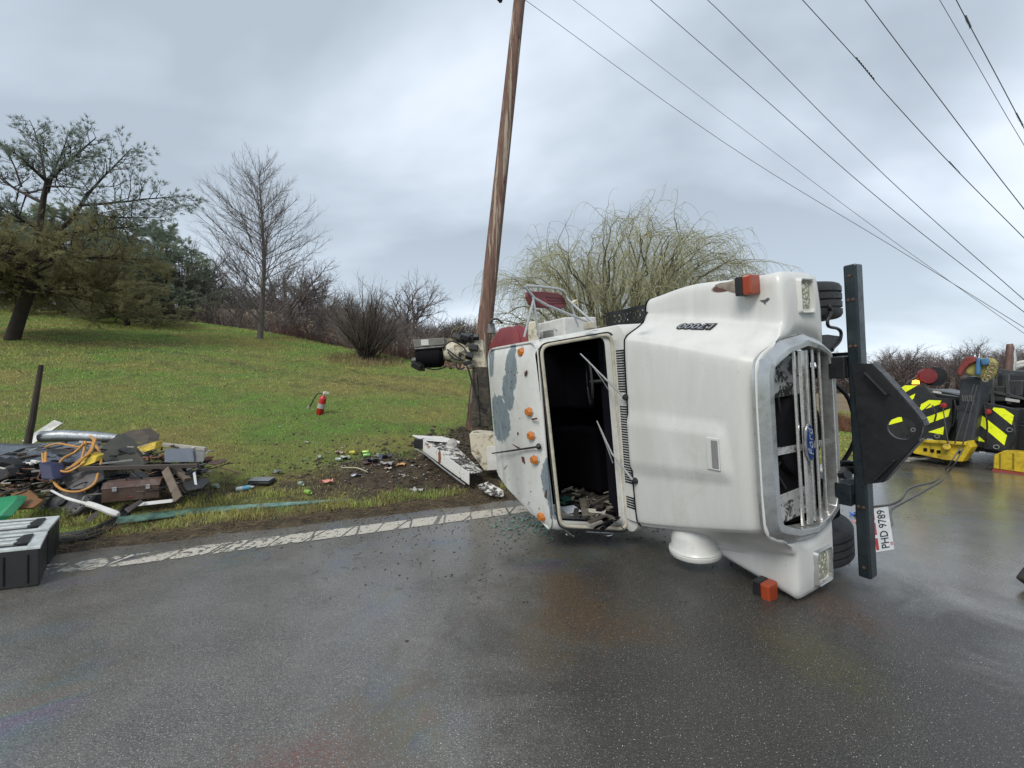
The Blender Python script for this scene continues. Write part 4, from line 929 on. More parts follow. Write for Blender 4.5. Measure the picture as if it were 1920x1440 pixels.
WIRES = [([(989, 3), (1400, 295), (1700, 478), (1920, 614)], 9.0, 1.0, 'lowest dark wire running from the leaning pole to the right'),
 ([(1075, 0), (1400, 247), (1700, 470), (1920, 625)], 11.5, .8, 'faint second wire just above the lowest one'),
 ([(1220, 0), (1400, 156), (1700, 415), (1920, 585)], 10.5, 1.2, 'third power wire counted up from the lowest'),
 ([(1327, 0), (1400, 71), (1700, 367), (1920, 562)], 10., 1.2, 'fourth power wire counted up from the lowest'),
 ([(1505, 0), (1608, 113), (1665, 180), (1790, 315), (1920, 446)], 8.5, 1.3, 'power wire with two wrapped splices, fifth from the lowest'),
 ([(1622, 0), (1735, 150), (1860, 315), (1920, 392)], 8., 1.3, 'smooth sixth power wire, left of the faint one'),
 ([(1762, 0), (1820, 100), (1880, 205), (1920, 272)], 10., .8, 'faint thin wire near the upper right corner'),
 ([(1793, 0), (1815, 42), (1870, 145), (1920, 240)], 7., 1.2, 'wire with a wrapped splice nearest the upper right corner')]
WM = M('weathered_wire', (.10, .105, .12), .6)
wd = Vector((1240, FPX, 0)).normalized()             # all the lines share one bearing
for pts, dist, th, lab in WIRES:
    nv = Vector((-wd.y, wd.x, 0)); off = (WD(pts[0][0], pts[0][1], dist)-CAM).dot(nv); P = []
    for u, v in pts:
        d = ray(u, v); P.append(CAM+d*(off/d.dot(nv)))
    a = P[0]+(P[0]-P[1])*1.2 if pts[0][0] != 989 else WD(985, 3, 9.0); dl = (P[-1]-P[-2]).normalized(); e = P[-1]+dl*12; e2 = e+wd*110+Vector((0, 0, 1.5))
    Q = catmull([a]+P+[e], 8)+[e2]; b = MB()
    rad = [max(.005, .00042*th*(q-CAM).length) for q in Q]
    b.tube(Q, rad, 5); w = b.build('power_wire', WM, smooth=True); tag(w, lab, 'wire', 'overhead wires')
    if 'splice' in lab:
        for k0, k1 in (((1605, 108), (1640, 150)), ((1780, 303), (1800, 325))) if 'two' in lab else (((1810, 30), (1820, 52)), ((1905, 212), (1918, 236))):
            A, B = [CAM+ray(*k)*(off/ray(*k).dot(nv)) for k in (k0, k1)]
            q = MB(); n = 26; ax = (B-A).normalized(); u_ = ax.orthogonal().normalized(); w_ = ax.cross(u_)
            q.tube([A.lerp(B, i/n)+(u_*math.cos(i*2.2)+w_*math.sin(i*2.2))*.012 for i in range(n+1)], .011, 5); q.build('splice', WM, w, smooth=True)
# ================================================================ TREES
def tubes(polys, sides, k=None):
    """polys: list of (pts Nx3, radii N) of equal N -> verts, faces"""
    P = np.array([p for p, r in polys], float); R = np.array([r for p, r in polys], float); B, n, _ = P.shape
    T = np.empty_like(P); T[:, 1:-1] = P[:, 2:]-P[:, :-2]; T[:, 0] = P[:, 1]-P[:, 0]; T[:, -1] = P[:, -1]-P[:, -2]
    T /= np.linalg.norm(T, axis=2, keepdims=True)+1e-9
    ref = np.where(np.abs(T[:, :1, 2:3]) > .9, [[[1., 0, 0]]], [[[0., 0, 1.]]]); U = np.cross(T, ref); U /= np.linalg.norm(U, axis=2, keepdims=True)+1e-9; W_ = np.cross(T, U)
    a = np.arange(sides)*2*PI/sides
    V = P[:, :, None]+(U[:, :, None]*np.cos(a)[None, None, :, None]+W_[:, :, None]*np.sin(a)[None, None, :, None])*R[:, :, None, None]
    idx = np.arange(B*n*sides).reshape(B, n, sides)
    F = np.stack([idx[:, :-1], np.roll(idx, -1, 2)[:, :-1], np.roll(idx, -1, 2)[:, 1:], idx[:, 1:]], -1).reshape(-1, 4)
    return V.reshape(-1, 3), F
def npmesh(name, parts, m, smooth=True):
    V = []; L_ = []; cnt = []; o = 0
    for v, f in parts:
        if len(v) == 0: continue
        V.append(v); L_.append((f+o).ravel()); cnt.append(np.full(len(f), f.shape[1])); o += len(v)
    V = np.concatenate(V); L_ = np.concatenate(L_).astype(np.int32); cnt = np.concatenate(cnt); stt = np.concatenate([[0], np.cumsum(cnt)[:-1]]).astype(np.int32)
    me = bpy.data.meshes.new(name); me.vertices.add(len(V)); me.vertices.foreach_set('co', V.ravel()); me.loops.add(len(L_)); me.loops.foreach_set('vertex_index', L_)
    me.polygons.add(len(cnt)); me.polygons.foreach_set('loop_start', stt); me.update(calc_edges=True)
    if smooth: me.polygons.foreach_set('use_smooth', [True]*len(cnt))
    me.materials.append(m); return me
def link(name, me, parent=None, loc=(0, 0, 0)):
    o = bpy.data.objects.new(name, me); S.collection.objects.link(o); o.location = loc; o.parent = parent; return o
def grow(g, p, d, L, r, lev, P, out, tips=None):
    n = P['seg'][lev]; pts = [p]; rr = [r]; d = np.array(d, float); d /= np.linalg.norm(d)
    er = P['taper'][lev]; wob = P['wob'][lev]; up = P['up'][lev]
    for i in range(n):
        d = d+g.normal(0, wob, 3)+np.array([0, 0, up]); d /= np.linalg.norm(d); p = p+d*L/n; pts.append(p); rr.append(r*(1-(1-er)*(i+1)/n))
    out[lev].append((pts, rr))
    if tips is not None and lev == P['tiplev']: tips.append((pts, d))
    if lev+1 >= len(P['nch'])+1: return
    nc = P['nch'][lev]; nc = int(nc*(.6+.4*min(1, L/P['Lref'][lev]))+.5)
    for k in range(nc):
        f = P['st'][lev]+(1-P['st'][lev])*(k+g.random())/nc; f = min(f, .99); q = f*n; i = int(q); a = pts[i]+(pts[i+1]-pts[i])*(q-i)
        t = pts[i+1]-pts[i]; t /= np.linalg.norm(t); x = np.cross(t, g.normal(0, 1, 3)); x /= np.linalg.norm(x)+1e-9
        if P.get('flat') and lev > 0: x[2] *= P['flat']; x /= np.linalg.norm(x)+1e-9
        an = P['ang'][lev]*(1+g.normal(0, .18)); nd = t*math.cos(an)+x*math.sin(an)
        lv_ = P.get('lv', .5); cl = L*P['ratio'][lev]*P['shape'][lev](f)*(1-lv_/2+lv_*g.random()); cr = min((rr[i])*.62, r*P['rr'][lev]*(1.15-.6*f))
        grow(g, a, nd, cl, cr, lev+1, P, out, tips)
def mktree(name, seed, H, r0, P, lean=(0, 0, 1), trunk_m=None, crown_m=None, sides=(10, 6, 4, 3), trunk_lev=1, starts=None, extra=None):
    g = np.random.default_rng(seed); nl = len(P['nch'])+1; out = [[] for _ in range(nl)]; tips = [] if 'tiplev' in P else None
    for (d, L, r) in (starts or [(lean, H, r0)]): grow(g, np.array([g.normal(0, .1)*(starts is not None), g.normal(0, .1)*(starts is not None), -.1]), d, L, r, 0, P, out, tips)
    tp = [tubes(out[i], sides[i]) for i in range(trunk_lev) if out[i]]; cp = [tubes(out[i], sides[i]) for i in range(trunk_lev, nl) if out[i]]
    if extra: cp += extra(g, out, tips)
    return npmesh('trunk', tp, trunk_m or BARK), npmesh('crown', cp, crown_m or TWIG, smooth=False)
def place(name, meshes, loc, lab, cat, group=None, rz=0, sc=1., extra=()):
    e = empty(name, loc, lab, cat, group, rz=rz); e.scale = (sc, sc, sc) if isinstance(sc, (int, float)) else sc
    for nm, me in zip(('trunk', 'crown'), meshes): link(nm, me, e)
    for nm, me in extra: link(nm, me, e)
    return e
one = lambda f: 1.
# tall pyramidal bare tree
PT = dict(seg=[14, 8, 5, 4], nch=[84, 15, 8], taper=[.10, .25, .3, .4], wob=[.025, .045, .10, .14], up=[0, .045, .06, .05], st=[.09, .15, .15], ang=[.92, .60, .55],
          ratio=[.46, .34, .42], shape=[lambda f: float(np.interp(f, [.1, .3, .6, .85, 1], [.92, 1.02, .86, .58, .34])), lambda f: 1.1-.7*f, lambda f: 1.1-.6*f], rr=[.17, .5, .6], Lref=[8, 2.5, 1], lv=.22)
loc = GP(487, 636); Ht = 9.6*loc.y/21
place('bare_tree', mktree('t', 11, 8.3, .15, PT, (.045, 0, 1), trunk_m=M('pale_grey_bark', (.14, .125, .11), .9, 0, .4, 5), crown_m=M('pale_grey_twigs', (.165, .145, .14), .9, 0, .2, 2)), loc, 'tall slender leafless tree with a pointed crown standing alone on the lawn', 'tree', sc=loc.y*365/FPX/9.9)
# multi stemmed shrub
g = np.random.default_rng(5)
PS = dict(seg=[7, 5, 4], nch=[9, 6], taper=[.3, .35, .4], wob=[.05, .10, .14], up=[.02, .03, .03], st=[.25, .15], ang=[.42, .5], ratio=[.5, .45], shape=[lambda f: 1.1-.5*f, lambda f: 1.1-.5*f], rr=[.6, .6], Lref=[2.6, 1])
stt = []
for k in range(58):
    a = g.random()*2*PI; q = g.random()**.7*.85; stt.append(((math.cos(a)*q, math.sin(a)*q, 1), 3.1*(.65+.4*g.random())*(1-.18*q), .028))
loc = GP(690, 676); sh = mktree('s', 5, 3, .03, PS, starts=stt, trunk_m=BARKD, crown_m=M('reddish_brown_twigs', (.155, .13, .118), .9), sides=(6, 4, 3)); 
place('multi_stem_shrub', sh, loc, 'dense bare shrub with many stems fanning up from the lawn', 'shrub', sc=(loc.y*135/FPX/3.0*1.12, loc.y*135/FPX/3.0*1.1, loc.y*135/FPX/3.0*.95))
blades('dry_grass_tuft', 1500, 0, 1, 0, 1, .3, .3, .01, .01, 'dry grass tuft round the foot of the bare shrub') if 0 else None
# round bare trees, several forms
PR = dict(seg=[6, 7, 6, 4, 3], nch=[8, 10, 9, 5], taper=[.6, .25, .3, .4, .5], wob=[.05, .12, .15, .18, .2], up=[0, .05, .03, .02, .0], st=[.45, .25, .2, .2], ang=[.65, .75, .7, .7],
          ratio=[1.15, .55, .45, .45], shape=[lambda f: 1.15-.3*f, lambda f: 1.1-.5*f, lambda f: 1.1-.5*f, one], rr=[.6, .5, .5, .5], Lref=[3, 3, 1.6, .8])
forms = [mktree('r', 20+k, 3.0, .2, PR, (g.normal(0, .1), 0, 1), trunk_m=BARKD, crown_m=M('brown_grey_twigs', (.165, .135, .13), .85, 0, .35, 1.5), sides=(8, 5, 4, 3, 3)) for k in range(4)]
def fh(f): return max(v.co.z for v in f[1].vertices)
FH = [fh(f) for f in forms]
def bare(u, vt, vb, dd, k, lab, group='bare trees along the edge of the lawn', rz=None, terrain=True, zb=None, dscale=1.2):
    vt -= 12
    base = WD(u, vb, dd); z = tz(base.x, base.y); base.z = z; topz = CAMH+(725-vt)/FPX*dd
    s = (topz-z)/FH[k]; place('bare_tree', forms[k], base, lab, 'tree', group, rz=rnd.uniform(0, 6) if rz is None else rz, sc=(s*dscale, s*dscale, s))
bare(752, 505, 640, 27, 0, 'round leafless tree with a spreading crown just behind the shrub', dscale=1.0)
bare(560, 492, 630, 29, 1, 'dark leafless tree right of the tall slender tree')
bare(640, 560, 650, 27, 2, 'low bare tree between the tall slender tree and the shrub')
bare(600, 520, 640, 33, 3, 'bare tree behind the thicket left of the shrub', dscale=1.1)
bare(440, 515, 620, 31, 3, 'bare tree directly behind the trunk of the tall slender tree')
bare(520, 500, 620, 36, 0, 'farther bare tree showing through the tall slender crown')
bare(375, 470, 600, 32, 1, 'bare tree rising behind the evergreens at their right edge')
bare(330, 500, 600, 29, 2, 'bare tree half hidden in the evergreens, its crown purple grey')
bare(785, 600, 660, 25, 1, 'low bare tree at the right end of the thicket')
bare(700, 575, 650, 30, 3, 'bare tree hidden behind the shrub')
# far right: wood on the other side of the fields
rg = random.Random(3); kk = 0
RT = [(1650, 668, 60), (1672, 660, 52), (1700, 655, 48), (1722, 662, 60), (1745, 668, 46), (1770, 665, 55), (1800, 650, 40), (1835, 640, 36), (1868, 655, 42), (1895, 662, 50), (1925, 640, 38), (1960, 650, 45), (1590, 660, 60), (1568, 672, 70), (1618, 676, 66), (1900, 690, 60), (1780, 690, 70), (1730, 690, 72)]
words = ['leftmost', 'second', 'third', 'fourth', 'fifth', 'sixth', 'seventh', 'eighth', 'ninth', 'tenth', 'eleventh', 'twelfth', 'thirteenth', 'fourteenth', 'fifteenth', 'sixteenth', 'seventeenth', 'last']
for i, (u, vt, dd) in enumerate(sorted(RT)):
    bare(u, vt, 725, dd, i % 4, f'far bare tree beyond the tow truck, {words[i]} from the left of the right hand wood', 'far bare trees beyond the tow truck', dscale=1.25)
# thicket of stems at the back of the lawn
def thicket(name, n, box, hmin, hmax, r, lab, seed, fn, m, nb=5):
    g = np.random.default_rng(seed); out = []
    x = box[0]+(box[1]-box[0])*g.random(n*3); y = box[2]+(box[3]-box[2])*g.random(n*3); k = fn(x, y); x, y = x[k][:n], y[k][:n]; z = terr(x, y); n = len(x)
    for i in range(n):
        L = hmin+(hmax-hmin)*g.random()**1.6; d = np.array([g.normal(0, .28), g.normal(0, .28), 1.]); p = np.array([x[i], y[i], z[i]-.05]); pts = [p]
        for q in range(4): d = d+g.normal(0, .12, 3); pts.append(pts[-1]+d/np.linalg.norm(d)*L/4)
        out.append((pts, [r, r*.85, r*.65, r*.5, r*.3]))
        for q in range(nb):
            a = pts[1+int(g.random()*3)]; dd = d/np.linalg.norm(d)+g.normal(0, .6, 3); dd /= np.linalg.norm(dd); l = L*.35*(.5+g.random()); m2 = a+dd*l*.5+g.normal(0, .04, 3)
            out.append(([a, a+dd*l*.25, m2, m2+dd*l*.25+g.normal(0, .03, 3), a+dd*l+np.array([0, 0, .1*l])], [r*.5, r*.45, r*.4, r*.3, r*.2]))
    o = link(name, npmesh(name, [tubes(out, 3)], m, smooth=False)); return tag(o, lab, 'undergrowth', kind='stuff')
THM = M('brown_thicket', (.15, .125, .112), .9, 0, .4, .6)
def sfun(lo, hi):
    def f(x, y):
        s = -.399*x+.917*y; t = .917*x+.399*y; c = s-np.interp(t, *TC); return (c > lo)&(c < hi)
    return f
thicket('undergrowth', 3000, (-30, -3.4, 15, 40), .6, 2.5, .022, 'brown tangle of bare stems along the top of the lawn', 8, sfun(.2, 4.5), THM, 7)
thicket('bramble_edge', 1500, (-14, -2.2, 15, 27), .3, 1.1, .012, 'reddish brambles in front of the bare thicket', 9, sfun(-.2, 1.2), M('red_bramble', (.15, .07, .05), .9, 0, .4, 1.), 5)
thicket('roadside_brush', 3000, (9, 20, 12.8, 19), .15, .55, .008, 'low rust coloured brush beyond the grass right of the grille', 10, lambda x, y: (x/y > .6)&(x/y < 1.1)&(y > 13.5)&(y < 17.5), M('rust_brush', (.20, .09, .055), .9, 0, .4, 1.), 4)
# evergreens
def NEED(nm, a, b_):
    m = M(nm, a, .7, 0, .5, .9, .35, b_, spec=.25); nt = m.node_tree
    if 'thin' not in nt.nodes:              # light passes through thin needles
        bs = nt.nodes['Principled BSDF']; o = nt.nodes['Material Output']; tr = nt.nodes.new('ShaderNodeBsdfTranslucent'); tr.name = 'thin'; mx = nt.nodes.new('ShaderNodeMixShader'); mx.inputs[0].default_value = .42
        nt.links.new(bs.inputs['Base Color'].links[0].from_socket, tr.inputs[0]); nt.links.new(bs.outputs[0], mx.inputs[1]); nt.links.new(tr.outputs[0], mx.inputs[2]); nt.links.new(mx.outputs[0], o.inputs['Surface'])
    return m
def needles(out, tips, g, per, L, w, spread=1.0, every=1, endonly=False):
    pts = []; 
    for (p, d) in tips[::every]:
        n = len(p)
        for q in (range(1, n) if not endonly else range(n-1, n)):
            pts.append((p[q], (p[q]-p[q-1])))
    A = np.array([a for a, d in pts]); D = np.array([d for a, d in pts]); D /= np.linalg.norm(D, axis=1, keepdims=True)+1e-9
    A = np.repeat(A, per, 0); D = np.repeat(D, per, 0); n = len(A)
    V = D+g.normal(0, .55*spread, (n, 3)); V /= np.linalg.norm(V, axis=1, keepdims=True); l = (L*(.6+.6*g.random(n)))[:, None]
    S_ = np.cross(V, g.normal(0, 1, (n, 3))); S_ /= np.linalg.norm(S_, axis=1, keepdims=True)
    A = A+g.normal(0, .02, (n, 3)); P = np.stack([A-S_*w*.5, A+S_*w*.5, A+V*l], 1).reshape(-1, 3); return P, np.arange(len(P)).reshape(-1, 3)
def pine(seed, starts, P, nm, nl, nw, per, cols, spread=1., every=1, trunk_lev=2):
    g = np.random.default_rng(seed); nlv = len(P['nch'])+1; out = [[] for _ in range(nlv)]; tips = []
    for (p, d, L, r) in starts: grow(g, np.array(p, float), d, L, r, 0, P, out, tips)
    sd = (10, 6, 4, 3)
    tr = npmesh('trunk', [tubes(out[i], sd[i]) for i in range(nlv) if out[i]], BARKD)
    cr = npmesh('crown', [needles(out, tips, g, per, nl, nw, spread, every)], cols, smooth=False); return tr, cr
PP = dict(seg=[8, 8, 5, 3], nch=[9, 13, 6], taper=[.5, .2, .3, .5], wob=[.05, .09, .12, .12], up=[.0, .02, .05, .10], st=[.3, .22, .2], ang=[.95, .8, .6], ratio=[.75, .36, .38],
          shape=[lambda f: 1.2-.5*f, lambda f: 1.15-.6*f, one], rr=[.45, .45, .5], Lref=[4, 3, 1.2], tiplev=3, flat=.55)
loc = GP(20, 638); D_ = loc.y; KP = D_/17.; print('PINE', D_)
def rel(u, v, dy=0.): q = WD(u, v, D_+dy)-loc; return (q.x, q.y, q.z)
def dirv(a, c, dy=0): A = Vector(rel(*a)); B = Vector(rel(*c, dy)); return tuple(B-A), (B-A).length
# leaning trunk, then the two long limbs the photo shows
trunk_pts = [rel(20, 645), rel(38, 590), rel(55, 545), rel(70, 450), rel(82, 370), rel(88, 340)]
NG = NEED('pine_needles_bluegreen', (.23, .28, .23), (.28, .28, .18))
def bigpine():
    g = np.random.default_rng(31); out = [[] for _ in range(4)]; tips = []
    tr = [tubes([([np.array(p) for p in trunk_pts], [.24*KP, .21*KP, .19*KP, .12*KP, .09*KP, .07*KP])], 12)]
    limbs = [((88, 340), (185, 255, .6), .10, 11), ((88, 340), (25, 285, -.8), .10, 10), ((88, 340), (120, 300, 1.5), .08, 8), ((150, 385), (232, 270, -.5), .07, 10), ((150, 385), (350, 372, .3), .07, 14), ((140, 400), (290, 420, -1.), .06, 12),
             ((88, 345), (60, 230, .5), .07, 10), ((80, 380), (-40, 330, .5), .09, 12), ((75, 420), (-60, 400, .8), .09, 12), ((72, 430), (-30, 370, -1.), .07, 10), ((120, 440), (260, 395, -.6), .06, 11), ((90, 360), (120, 245, -.4), .06, 10), ((40, 350), (10, 260, 0.), .05, 9), ((85, 350), (160, 330, -1.4), .06, 10)]
    PL = dict(PP); PL['nch'] = [16, 6]; PL['seg'] = [8, 5, 3]; PL['taper'] = [.2, .3, .5]; PL['wob'] = [.045, .12, .12]; PL['up'] = [.0, .05, .10]; PL['st'] = [.22, .2]; PL['ang'] = [.85, .6]; PL['ratio'] = [.32, .38]; PL['shape'] = [lambda f: 1.2-.6*f, one]; PL['rr'] = [.4, .5]; PL['Lref'] = [3, 1]; PL['tiplev'] = 2; PL['flat'] = .8
    for a, c, r, nb in limbs:
        p = np.array(rel(*a)); e = np.array(rel(c[0], c[1], c[2])); PL['nch'] = [int(nb*1.6), 7]; grow(g, p, e-p, np.linalg.norm(e-p), r*KP*.8, 0, PL, out, tips)
    tr.append(tubes([([np.array(rel(70, 450)), np.array(rel(100, 440, -.1)), np.array(rel(130, 415, -.2)), np.array(rel(150, 388, -.2)), np.array(rel(165, 360, -.3))], [.09*KP, .085*KP, .08*KP, .065*KP, .045*KP])], 8))
    for i, sd in zip(range(3), (7, 4, 3)): tr.append(tubes(out[i], sd))
    upper = npmesh('crown', [needles(out, tips, g, 13, .20*KP, .019*KP, .95, 1, True)], NG, smooth=False)
    # lower skirt of olive boughs
    out2 = [[] for _ in range(4)]; tips2 = []
    for k in range(30):
        a = (55+rnd.uniform(-6, 12), 545-rnd.uniform(0, 70)); ang = g.random()*2*PI; p = np.array(rel(*a)); L = (2.7+g.random()*1.6)*KP
        d = np.array([math.cos(ang), math.sin(ang), g.normal(.12, .1)])
        PL['nch'] = [22, 7]; grow(g, p, d, L, .05*KP, 0, PL, out2, tips2)
    for i, sd in zip(range(3), (6, 4, 3)): tr.append(tubes(out2[i], sd))
    lower = npmesh('lower_boughs', [needles(out2, tips2, g, 8, .18*KP, .021*KP, 1.1)], NEED('pine_needles_olive', (.34, .31, .16), (.24, .25, .14)), smooth=False)
    return npmesh('trunk', tr, BARKD), upper, lower
bp_ = bigpine()
e = empty('pine_tree', loc, 'large leaning pine with open ragged branches at the left edge', 'pine tree')
for nm, me in zip(('trunk', 'crown', 'lower_boughs'), bp_): link(nm, me, e)
PD = dict(seg=[8, 6, 4, 3], nch=[36, 12, 6], taper=[.15, .25, .3, .5], wob=[.02, .07, .12, .12], up=[.0, .01, .03, .08], st=[.06, .15, .2], ang=[1.45, .75, .6], ratio=[.58, .38, .42],
          shape=[lambda f: max(.2, 1.12-f*.62), lambda f: 1.15-.6*f, one], rr=[.3, .45, .5], Lref=[5, 2, 1], tiplev=3, flat=.5)
GA = NEED('needles_dark_green', (.31, .37, .26), (.36, .38, .25)); GB_ = NEED('needles_dull_green', (.34, .40, .30), (.27, .31, .23)); GC = NEED('needles_olive_green', (.34, .33, .19), (.25, .26, .15))
dp = [pine(40+k, [((0, 0, -.1), (g.normal(0, .05), 0, 1), 6., .17)], PD, 'p', .17, .030, 9, c_, 1.2, 1) for k, c_ in enumerate((GA, GB_, GC))]
DH = [fh(f) for f in dp]
def ever(u, vt, vb, dd, k, lab, ds=1.):
    base = WD(u, vb, dd); base.z = tz(base.x, base.y); s = (CAMH+(725-vt)/FPX*dd-base.z)/DH[k]
    place('evergreen_tree', dp[k], base, lab, 'evergreen', 'evergreens behind the lawn', rz=rnd.uniform(0, 6), sc=(s*ds, s*ds, s))
ever(30, 375, 560, 27, 0, 'dark evergreen mass behind the leaning pine at the far left', 1.3)
ever(-60, 370, 560, 24, 1, 'evergreen crossing the left edge of the picture behind the pine', 1.3)
ever(150, 385, 570, 29, 1, 'dull green evergreen right behind the crown of the leaning pine', 1.3)
ever(235, 415, 580, 27, 0, 'dark evergreen with a bare lower trunk left of the bare trees', 1.25)
ever(300, 415, 590, 30, 1, 'rounded evergreen at the right end of the evergreen group', 1.15)
ever(238, 505, 586, 21.5, 2, 'small olive green pine on a short trunk at the edge of the lawn', 1.9)
ever(120, 470, 575, 23, 2, 'olive green pine with low boughs under the leaning pine', 1.6)
ever(340, 470, 600, 29, 0, 'small dark evergreen where the bare thicket begins', 1.0)
# willow
def willow():
    g = np.random.default_rng(77); limbs = []; subs = []; twigs = []; hang = []; RX_, RY_, ZC, RZ = 7.0, 5.8, 2.8, 8.0
    def bez(a, b_, c, n): t = np.linspace(0, 1, n+1)[:, None]; return (1-t)**2*a+2*t*(1-t)*b_+t*t*c
    stems = []
    for k in range(5):
        an = k*2*PI/5+.4; stems.append((np.array([math.cos(an)*.25, math.sin(an)*.25, -.1]), np.array([math.cos(an)*1.1, math.sin(an)*.9, 2.3+.5*g.random()])))
    tr = [([a, a*.6+c*.4+g.normal(0, .06, 3), a*.2+c*.8+g.normal(0, .06, 3), c], [.26, .22, .19, .17]) for a, c in stems]
    for k in range(120):
        el = math.asin(min(.999, .02+.98*g.random()**.85)); az_ = g.random()*2*PI; f = .93+.09*g.random()
        e_ = np.array([RX_*math.cos(el)*math.cos(az_)*f, RY_*math.cos(el)*math.sin(az_)*f, ZC+RZ*math.sin(el)*f]); e_[0] += 1.3*math.sin(el)**2
        s_ = min(stems, key=lambda q: -np.dot(q[1][:2], e_[:2])+g.random()*2.0)[1]
        hz_ = math.hypot(e_[0], e_[1])/6.; m_ = np.array([s_[0]*.45+e_[0]*.55, s_[1]*.45+e_[1]*.55, s_[2]*.25+e_[2]*.75+.5+1.6*hz_])+g.normal(0, .3, 3); P = bez(s_, m_, e_, 9); P[1:-1] += g.normal(0, .10, (8, 3)); r = .06+.05*g.random()
        limbs.append((P, list(np.linspace(r, .005, 10))))
        for q in range(13):
            f = .22+.78*g.random(); i = min(int(f*9), 8); a = P[i]+(P[i+1]-P[i])*(f*9-i); t = P[i+1]-P[i]; t /= np.linalg.norm(t); d = t+g.normal(0, .65, 3); d[2] += .15; d /= np.linalg.norm(d); L = .7+1.5*g.random(); pts = [a]
            for s2 in range(5): d = d+g.normal(0, .16, 3)+np.array([0, 0, -.06]); d /= np.linalg.norm(d); pts.append(pts[-1]+d*L/5)
            subs.append((pts, [.015, .013, .011, .009, .007, .005]))
    for src, k, f0 in ((limbs, 22, .35), (subs, 6, .1)):
        for P, r in src:
            n = len(P)-1
            for q in range(k):
                f = f0+(1-f0)*g.random(); i = min(int(f*n), n-1); a = P[i]+(P[i+1]-P[i])*(f*n-i); t = P[i+1]-P[i]; t = t/np.linalg.norm(t)
                d = t*.7+g.normal(0, .45, 3); d[2] = abs(d[2])*.5+.10; d /= np.linalg.norm(d); L = .5+1.5*g.random()**1.4; pts = [a]
                for s2 in range(7): d = d+np.array([0, 0, -.50])+g.normal(0, .05, 3); d /= np.linalg.norm(d); pts.append(pts[-1]+d*L/7)
                hang.append((pts, [.0066, .006, .0055, .005, .0045, .004, .0035, .003]))
    W1 = M('willow_bark', (.11, .10, .075), .9, 0, .4, 4)
    return npmesh('trunk', [tubes(tr, 10), tubes(limbs, 6)], W1), npmesh('crown', [tubes(hang, 3), tubes(subs, 3)], M('willow_withes', (.42, .41, .24), .8, 0, .5, .5), smooth=False)
wl = willow(); wh = fh(wl)
base = WD(1155, 725, 22.); base.z = tz(base.x, base.y); ksc = (CAMH+(725-368)/FPX*22-base.z)/wh
place('willow_tree', wl, base, 'large weeping willow with pale green hanging twigs behind the truck', 'willow', sc=(1.14, 1.0, ksc*1.03))
# far hill wood
def farwood():
    g = np.random.default_rng(9); out = []
    for i in range(2600):
        az = g.uniform(-.75, .30); y = g.uniform(158, 185); x = az*y; z = float(terr(x, y)); h = g.uniform(3, 7.5)*(1+.3*math.sin(az*40)); p = np.array([x, y, z]); pts = [p]
        for q in range(3): pts.append(pts[-1]+np.array([g.normal(0, .3), 0, h/3]))
        out.append((pts, [.16, .12, .09, .05]))
        for q in range(7):
            a = pts[1+int(g.random()*2)]; d = np.array([g.normal(0, .8), g.normal(0, .3), g.uniform(.5, 1)]); l = h*.4; out.append(([a, a+d*l*.4, a+d*l*.7+g.normal(0, .15, 3), a+d*l], [.08, .07, .05, .03]))
    o = link('distant_wood', npmesh('distant_wood', [tubes(out, 3)], M('distant_twigs', (.10, .085, .085), .9), smooth=False)); tag(o, 'grey wood on the crest of the far field', 'wood', kind='stuff')
farwood()
def farright():
    g = np.random.default_rng(19); out = []
    for i in range(1300):
        az = g.uniform(.70, 1.3); y = g.uniform(62, 110); x = az*y; z = float(terr(x, y)); h = g.uniform(2, 5.)*y/80; p = np.array([x, y, z]); pts = [p]
        for q in range(3): pts.append(pts[-1]+np.array([g.normal(0, .3), 0, h/3]))
        out.append((pts, [.12, .10, .08, .04]))
        for q in range(6):
            a = pts[1+int(g.random()*2)]; d = np.array([g.normal(0, .8), g.normal(0, .3), g.uniform(.3, 1)]); l = h*.4; out.append(([a, a+d*l*.4, a+d*l*.7+g.normal(0, .15, 3), a+d*l], [.07, .06, .05, .03]))
    o = link('hedgerow', npmesh('hedgerow', [tubes(out, 3)], M('distant_brown', (.16, .13, .12), .9), smooth=False)); tag(o, 'brown hedgerow below the far bare trees on the right', 'hedgerow', kind='stuff')
farright()
# ================================================================ TOW TRUCK (seen from behind, dark with yellow chevrons)
WC = Vector((8.9, 8.4, 0)); wf = Vector((.917, .399, 0)).normalized(); wl_ = Vector((-.399, .917, 0)).normalized()
wm = Matrix.Translation(WC) @ Matrix((wf, wl_, Vector((0, 0, 1)))).transposed().to_4x4()     # x forward, y to its left, z up
tow = empty('tow_truck', label='dark heavy tow truck with yellow chevrons seen from behind at the right edge', cat='tow truck', mtx=wm)
WI = wm.inverted()
def TQ(u, v, off=0.):                   # local point of the plane x = off
    o = WI @ CAM; d = WI.to_3x3() @ ray(u, v); return o+d*((off-o.x)/d.x)
def tpan(name, uvs, m, off=0., th=.04, bevel=.006, parent=None):
    return MB().prism([TQ(u, v, off) for u, v in uvs], (th, 0, 0)).build(name, m, parent or tow, bevel=bevel)
CHAR = M('charcoal_panel', (.030, .033, .038), .4, .1, .3, 5, .3, (.07, .065, .055))
pL = tpan('tail_panel', [(1660, 735), (1688, 722), (1735, 724), (1752, 745), (1785, 748), (1784, 800), (1771, 832), (1700, 832), (1655, 812)], CHAR, 0, .12)
pR = tpan('tail_panel', [(1830, 752), (1862, 758), (1908, 768), (1900, 850), (1850, 842), (1815, 832)], CHAR, -.05, .12)
